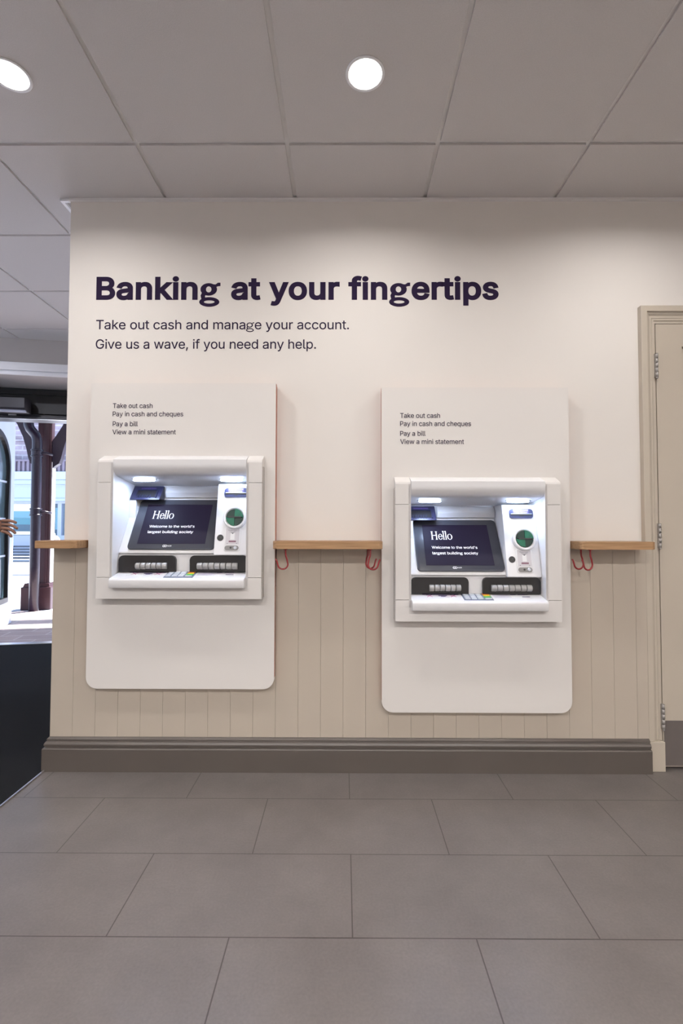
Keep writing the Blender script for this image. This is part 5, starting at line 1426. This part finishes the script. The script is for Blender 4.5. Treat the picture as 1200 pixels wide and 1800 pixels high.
# hand: separate finger chains joined into the same surface object
def add_me(bm_, me):
    bm_.from_mesh(me)
bm_ = bmesh.new(); bm_.from_mesh(body)
def finger(base, d, lens, rad, curl, side):
    s_ = Sk()
    i = s_.add(base, rad * 1.05)
    p = Vector(base); a = 0.05
    for L_, c in zip(lens, curl):
        a -= c
        p = p + (Vector((math.cos(a), 0, math.sin(a))) + Vector((0, side, 0))).normalized() * L_
        i = s_.add(p, rad, i); rad *= 0.88
    me = skin_mesh(s_.v, s_.e, s_.r, 0, 2)
    bm_.from_mesh(me)
# palm with its width mostly upright (thumb side up), back of the hand to the viewer
pal = Sk()
i0 = pal.add((0.455, -0.045, 1.075), (0.024, 0.021)); i1 = pal.add((0.49, -0.03, 1.076), (0.019, 0.036), i0); i2 = pal.add((0.53, -0.018, 1.078), (0.016, 0.041), i1); i3 = pal.add((0.552, -0.012, 1.078), (0.013, 0.038), i2)
bm_.from_mesh(skin_mesh(pal.v, pal.e, pal.r, 0, 2))
for (dz, L3, cur, sd_) in ((0.029, (0.040, 0.026, 0.020), (0.02, 0.25, 0.25), 0.10), (0.010, (0.044, 0.029, 0.021), (0.10, 0.35, 0.30), 0.14), (-0.009, (0.041, 0.027, 0.020), (0.18, 0.42, 0.35), 0.16), (-0.027, (0.033, 0.021, 0.017), (0.28, 0.5, 0.4), 0.18)):
    finger((0.545, -0.014, 1.078 + dz), None, L3, 0.0095, cur, sd_)
s_ = Sk()
i = s_.add((0.478, -0.035, 1.095), 0.013); i = s_.add((0.50, -0.045, 1.118), 0.012, i); i = s_.add((0.532, -0.045, 1.128), 0.0105, i); i = s_.add((0.56, -0.04, 1.126), 0.008, i)
bm_.from_mesh(skin_mesh(s_.v, s_.e, s_.r, 0, 2))
bmesh.ops.scale(bm_, vec=(1, 1, 1), verts=bm_.verts[:])
me = bpy.data.meshes.new('body'); bm_.to_mesh(me); bm_.free()
for p in me.polygons: p.use_smooth = True
mesh_obj('body', me, MT['skin'], pr)
# face
b = MB(); b.tube([(0.112, 0, 1.67), (0.128, 0, 1.645), (0.134, 0, 1.625), (0.115, 0, 1.618)], [0.008, 0.011, 0.015, 0.010], n=10)
b.build('nose', MT['skin'], pr, smooth=1.0)
for s in (-1, 1):
    b = MB(); b.sphere((0.103, s * 0.032, 1.668), 0.011); ey = b.build('eye', MT['label_white'], pr, smooth=1.5)
    b = MB(); b.sphere((0.110, s * 0.032, 1.668), 0.0055); b.build('iris', MT['hair'], ey, smooth=1.5)
    b = MB(); b.tube([(0.0, s * 0.078, 1.635), (-0.005, s * 0.085, 1.66), (-0.012, s * 0.083, 1.69)], [0.008, 0.013, 0.010], n=8); b.build('ear', MT['skin'], pr, smooth=1.0)
b = MB(); b.tube([(0.098, -0.025, 1.588), (0.110, 0, 1.586), (0.098, 0.025, 1.588)], [0.004, 0.007, 0.004], n=8); b.build('mouth', MT['maroon'], pr, smooth=1.0)
def loft(mb, secs, n=28, cap=True):
    """smooth body of elliptical sections (x, y, z, rx, ry)"""
    rings = [[mb._v((x + rx * math.cos(2 * PI * i / n), y + ry * math.sin(2 * PI * i / n), z)) for i in range(n)] for x, y, z, rx, ry in secs]
    for p, q_ in zip(rings, rings[1:]):
        for i in range(n):
            mb.bm.faces.new((p[i], p[(i + 1) % n], q_[(i + 1) % n], q_[i]))
    if cap:
        mb.bm.faces.new(rings[0][::-1]); mb.bm.faces.new(rings[-1])
def spline(pts, m=5):
    out = []
    P = [Vector(p) for p, r_ in pts]; Rr = [r_ for p, r_ in pts]
    for i in range(len(P) - 1):
        p0, p1, p2, p3 = P[max(i - 1, 0)], P[i], P[i + 1], P[min(i + 2, len(P) - 1)]
        for k_ in range(m):
            t = k_ / m
            out.append((0.5 * ((2 * p1) + (p2 - p0) * t + (2 * p0 - 5 * p1 + 4 * p2 - p3) * t * t + (3 * p1 - p0 - 3 * p2 + p3) * t ** 3), Rr[i] + (Rr[i + 1] - Rr[i]) * t))
    out.append((P[-1], Rr[-1]))
    return out
b = MB()
bmesh.ops.create_uvsphere(b.bm, u_segments=28, v_segments=18, radius=1.0, matrix=Matrix.Translation((-0.014, 0, 1.683)) @ Matrix.Diagonal((0.105, 0.086, 0.108, 1)))
bmesh.ops.delete(b.bm, geom=[v for v in b.bm.verts if v.co.z < 1.60 + max(0.0, (v.co.x + 0.03)) * 1.0], context='VERTS')
b.build('hair', MT['hair'], pr, smooth=1.5)
b = MB()
loft(b, [(0, 0, 0.80, 0.135, 0.185), (0, 0, 0.90, 0.135, 0.180), (0, 0, 1.02, 0.136, 0.172), (0, 0, 1.14, 0.134, 0.174), (0.005, 0, 1.27, 0.130, 0.185), (0.003, 0, 1.36, 0.118, 0.185), (0, 0, 1.42, 0.106, 0.172), (0, 0, 1.462, 0.088, 0.125), (0, 0, 1.50, 0.066, 0.074)])
for arm in ([((0, -0.130, 1.385), 0.072), ((0.03, -0.185, 1.33), 0.070), ((0.09, -0.21, 1.22), 0.060), ((0.17, -0.21, 1.11), 0.054), ((0.27, -0.16, 1.088), 0.050), ((0.40, -0.083, 1.080), 0.041)],
            [((0, 0.130, 1.385), 0.072), ((-0.01, 0.185, 1.33), 0.070), ((-0.05, 0.21, 1.20), 0.060), ((-0.06, 0.21, 1.08), 0.054), ((-0.04, 0.21, 0.96), 0.048), ((-0.015, 0.20, 0.87), 0.042)]):
    sp_ = spline(arm)
    b.tube([p for p, r_ in sp_], [r_ for p, r_ in sp_], n=16)
b.build('coat', MT['coat'], pr, smooth=1.2)
b = MB()
loft(b, [(0, 0, 0.76, 0.110, 0.150), (0, 0, 0.84, 0.125, 0.172), (0, 0, 0.95, 0.115, 0.155)])
for s in (-1, 1):
    sp_ = spline([((0, s * 0.085, 0.86), 0.098), ((0.01 + 0.04 * s, s * 0.10, 0.68), 0.092), ((0.03 + 0.06 * s, s * 0.10, 0.50), 0.076), ((0.01 + 0.05 * s, s * 0.10, 0.32), 0.070), ((-0.005 + 0.06 * s, s * 0.10, 0.085), 0.064)])
    b.tube([p for p, r_ in sp_], [r_ for p, r_ in sp_], n=18)
b.build('trousers', MT['trouser'], pr, smooth=1.2)
for s in (-1, 1):
    q = Sk(); i = q.add((-0.03 + 0.06 * s, s * 0.10, 0.055), (0.048, 0.05)); i = q.add((0.06 + 0.06 * s, s * 0.105, 0.05), (0.045, 0.045), i); i = q.add((0.16 + 0.06 * s, s * 0.112, 0.042), (0.045, 0.036), i); i = q.add((0.20 + 0.06 * s, s * 0.113, 0.038), (0.034, 0.03), i)
    mesh_obj('shoe', skin_mesh(q.v, q.e, q.r, 0, 2), MT['shoe'], pr)
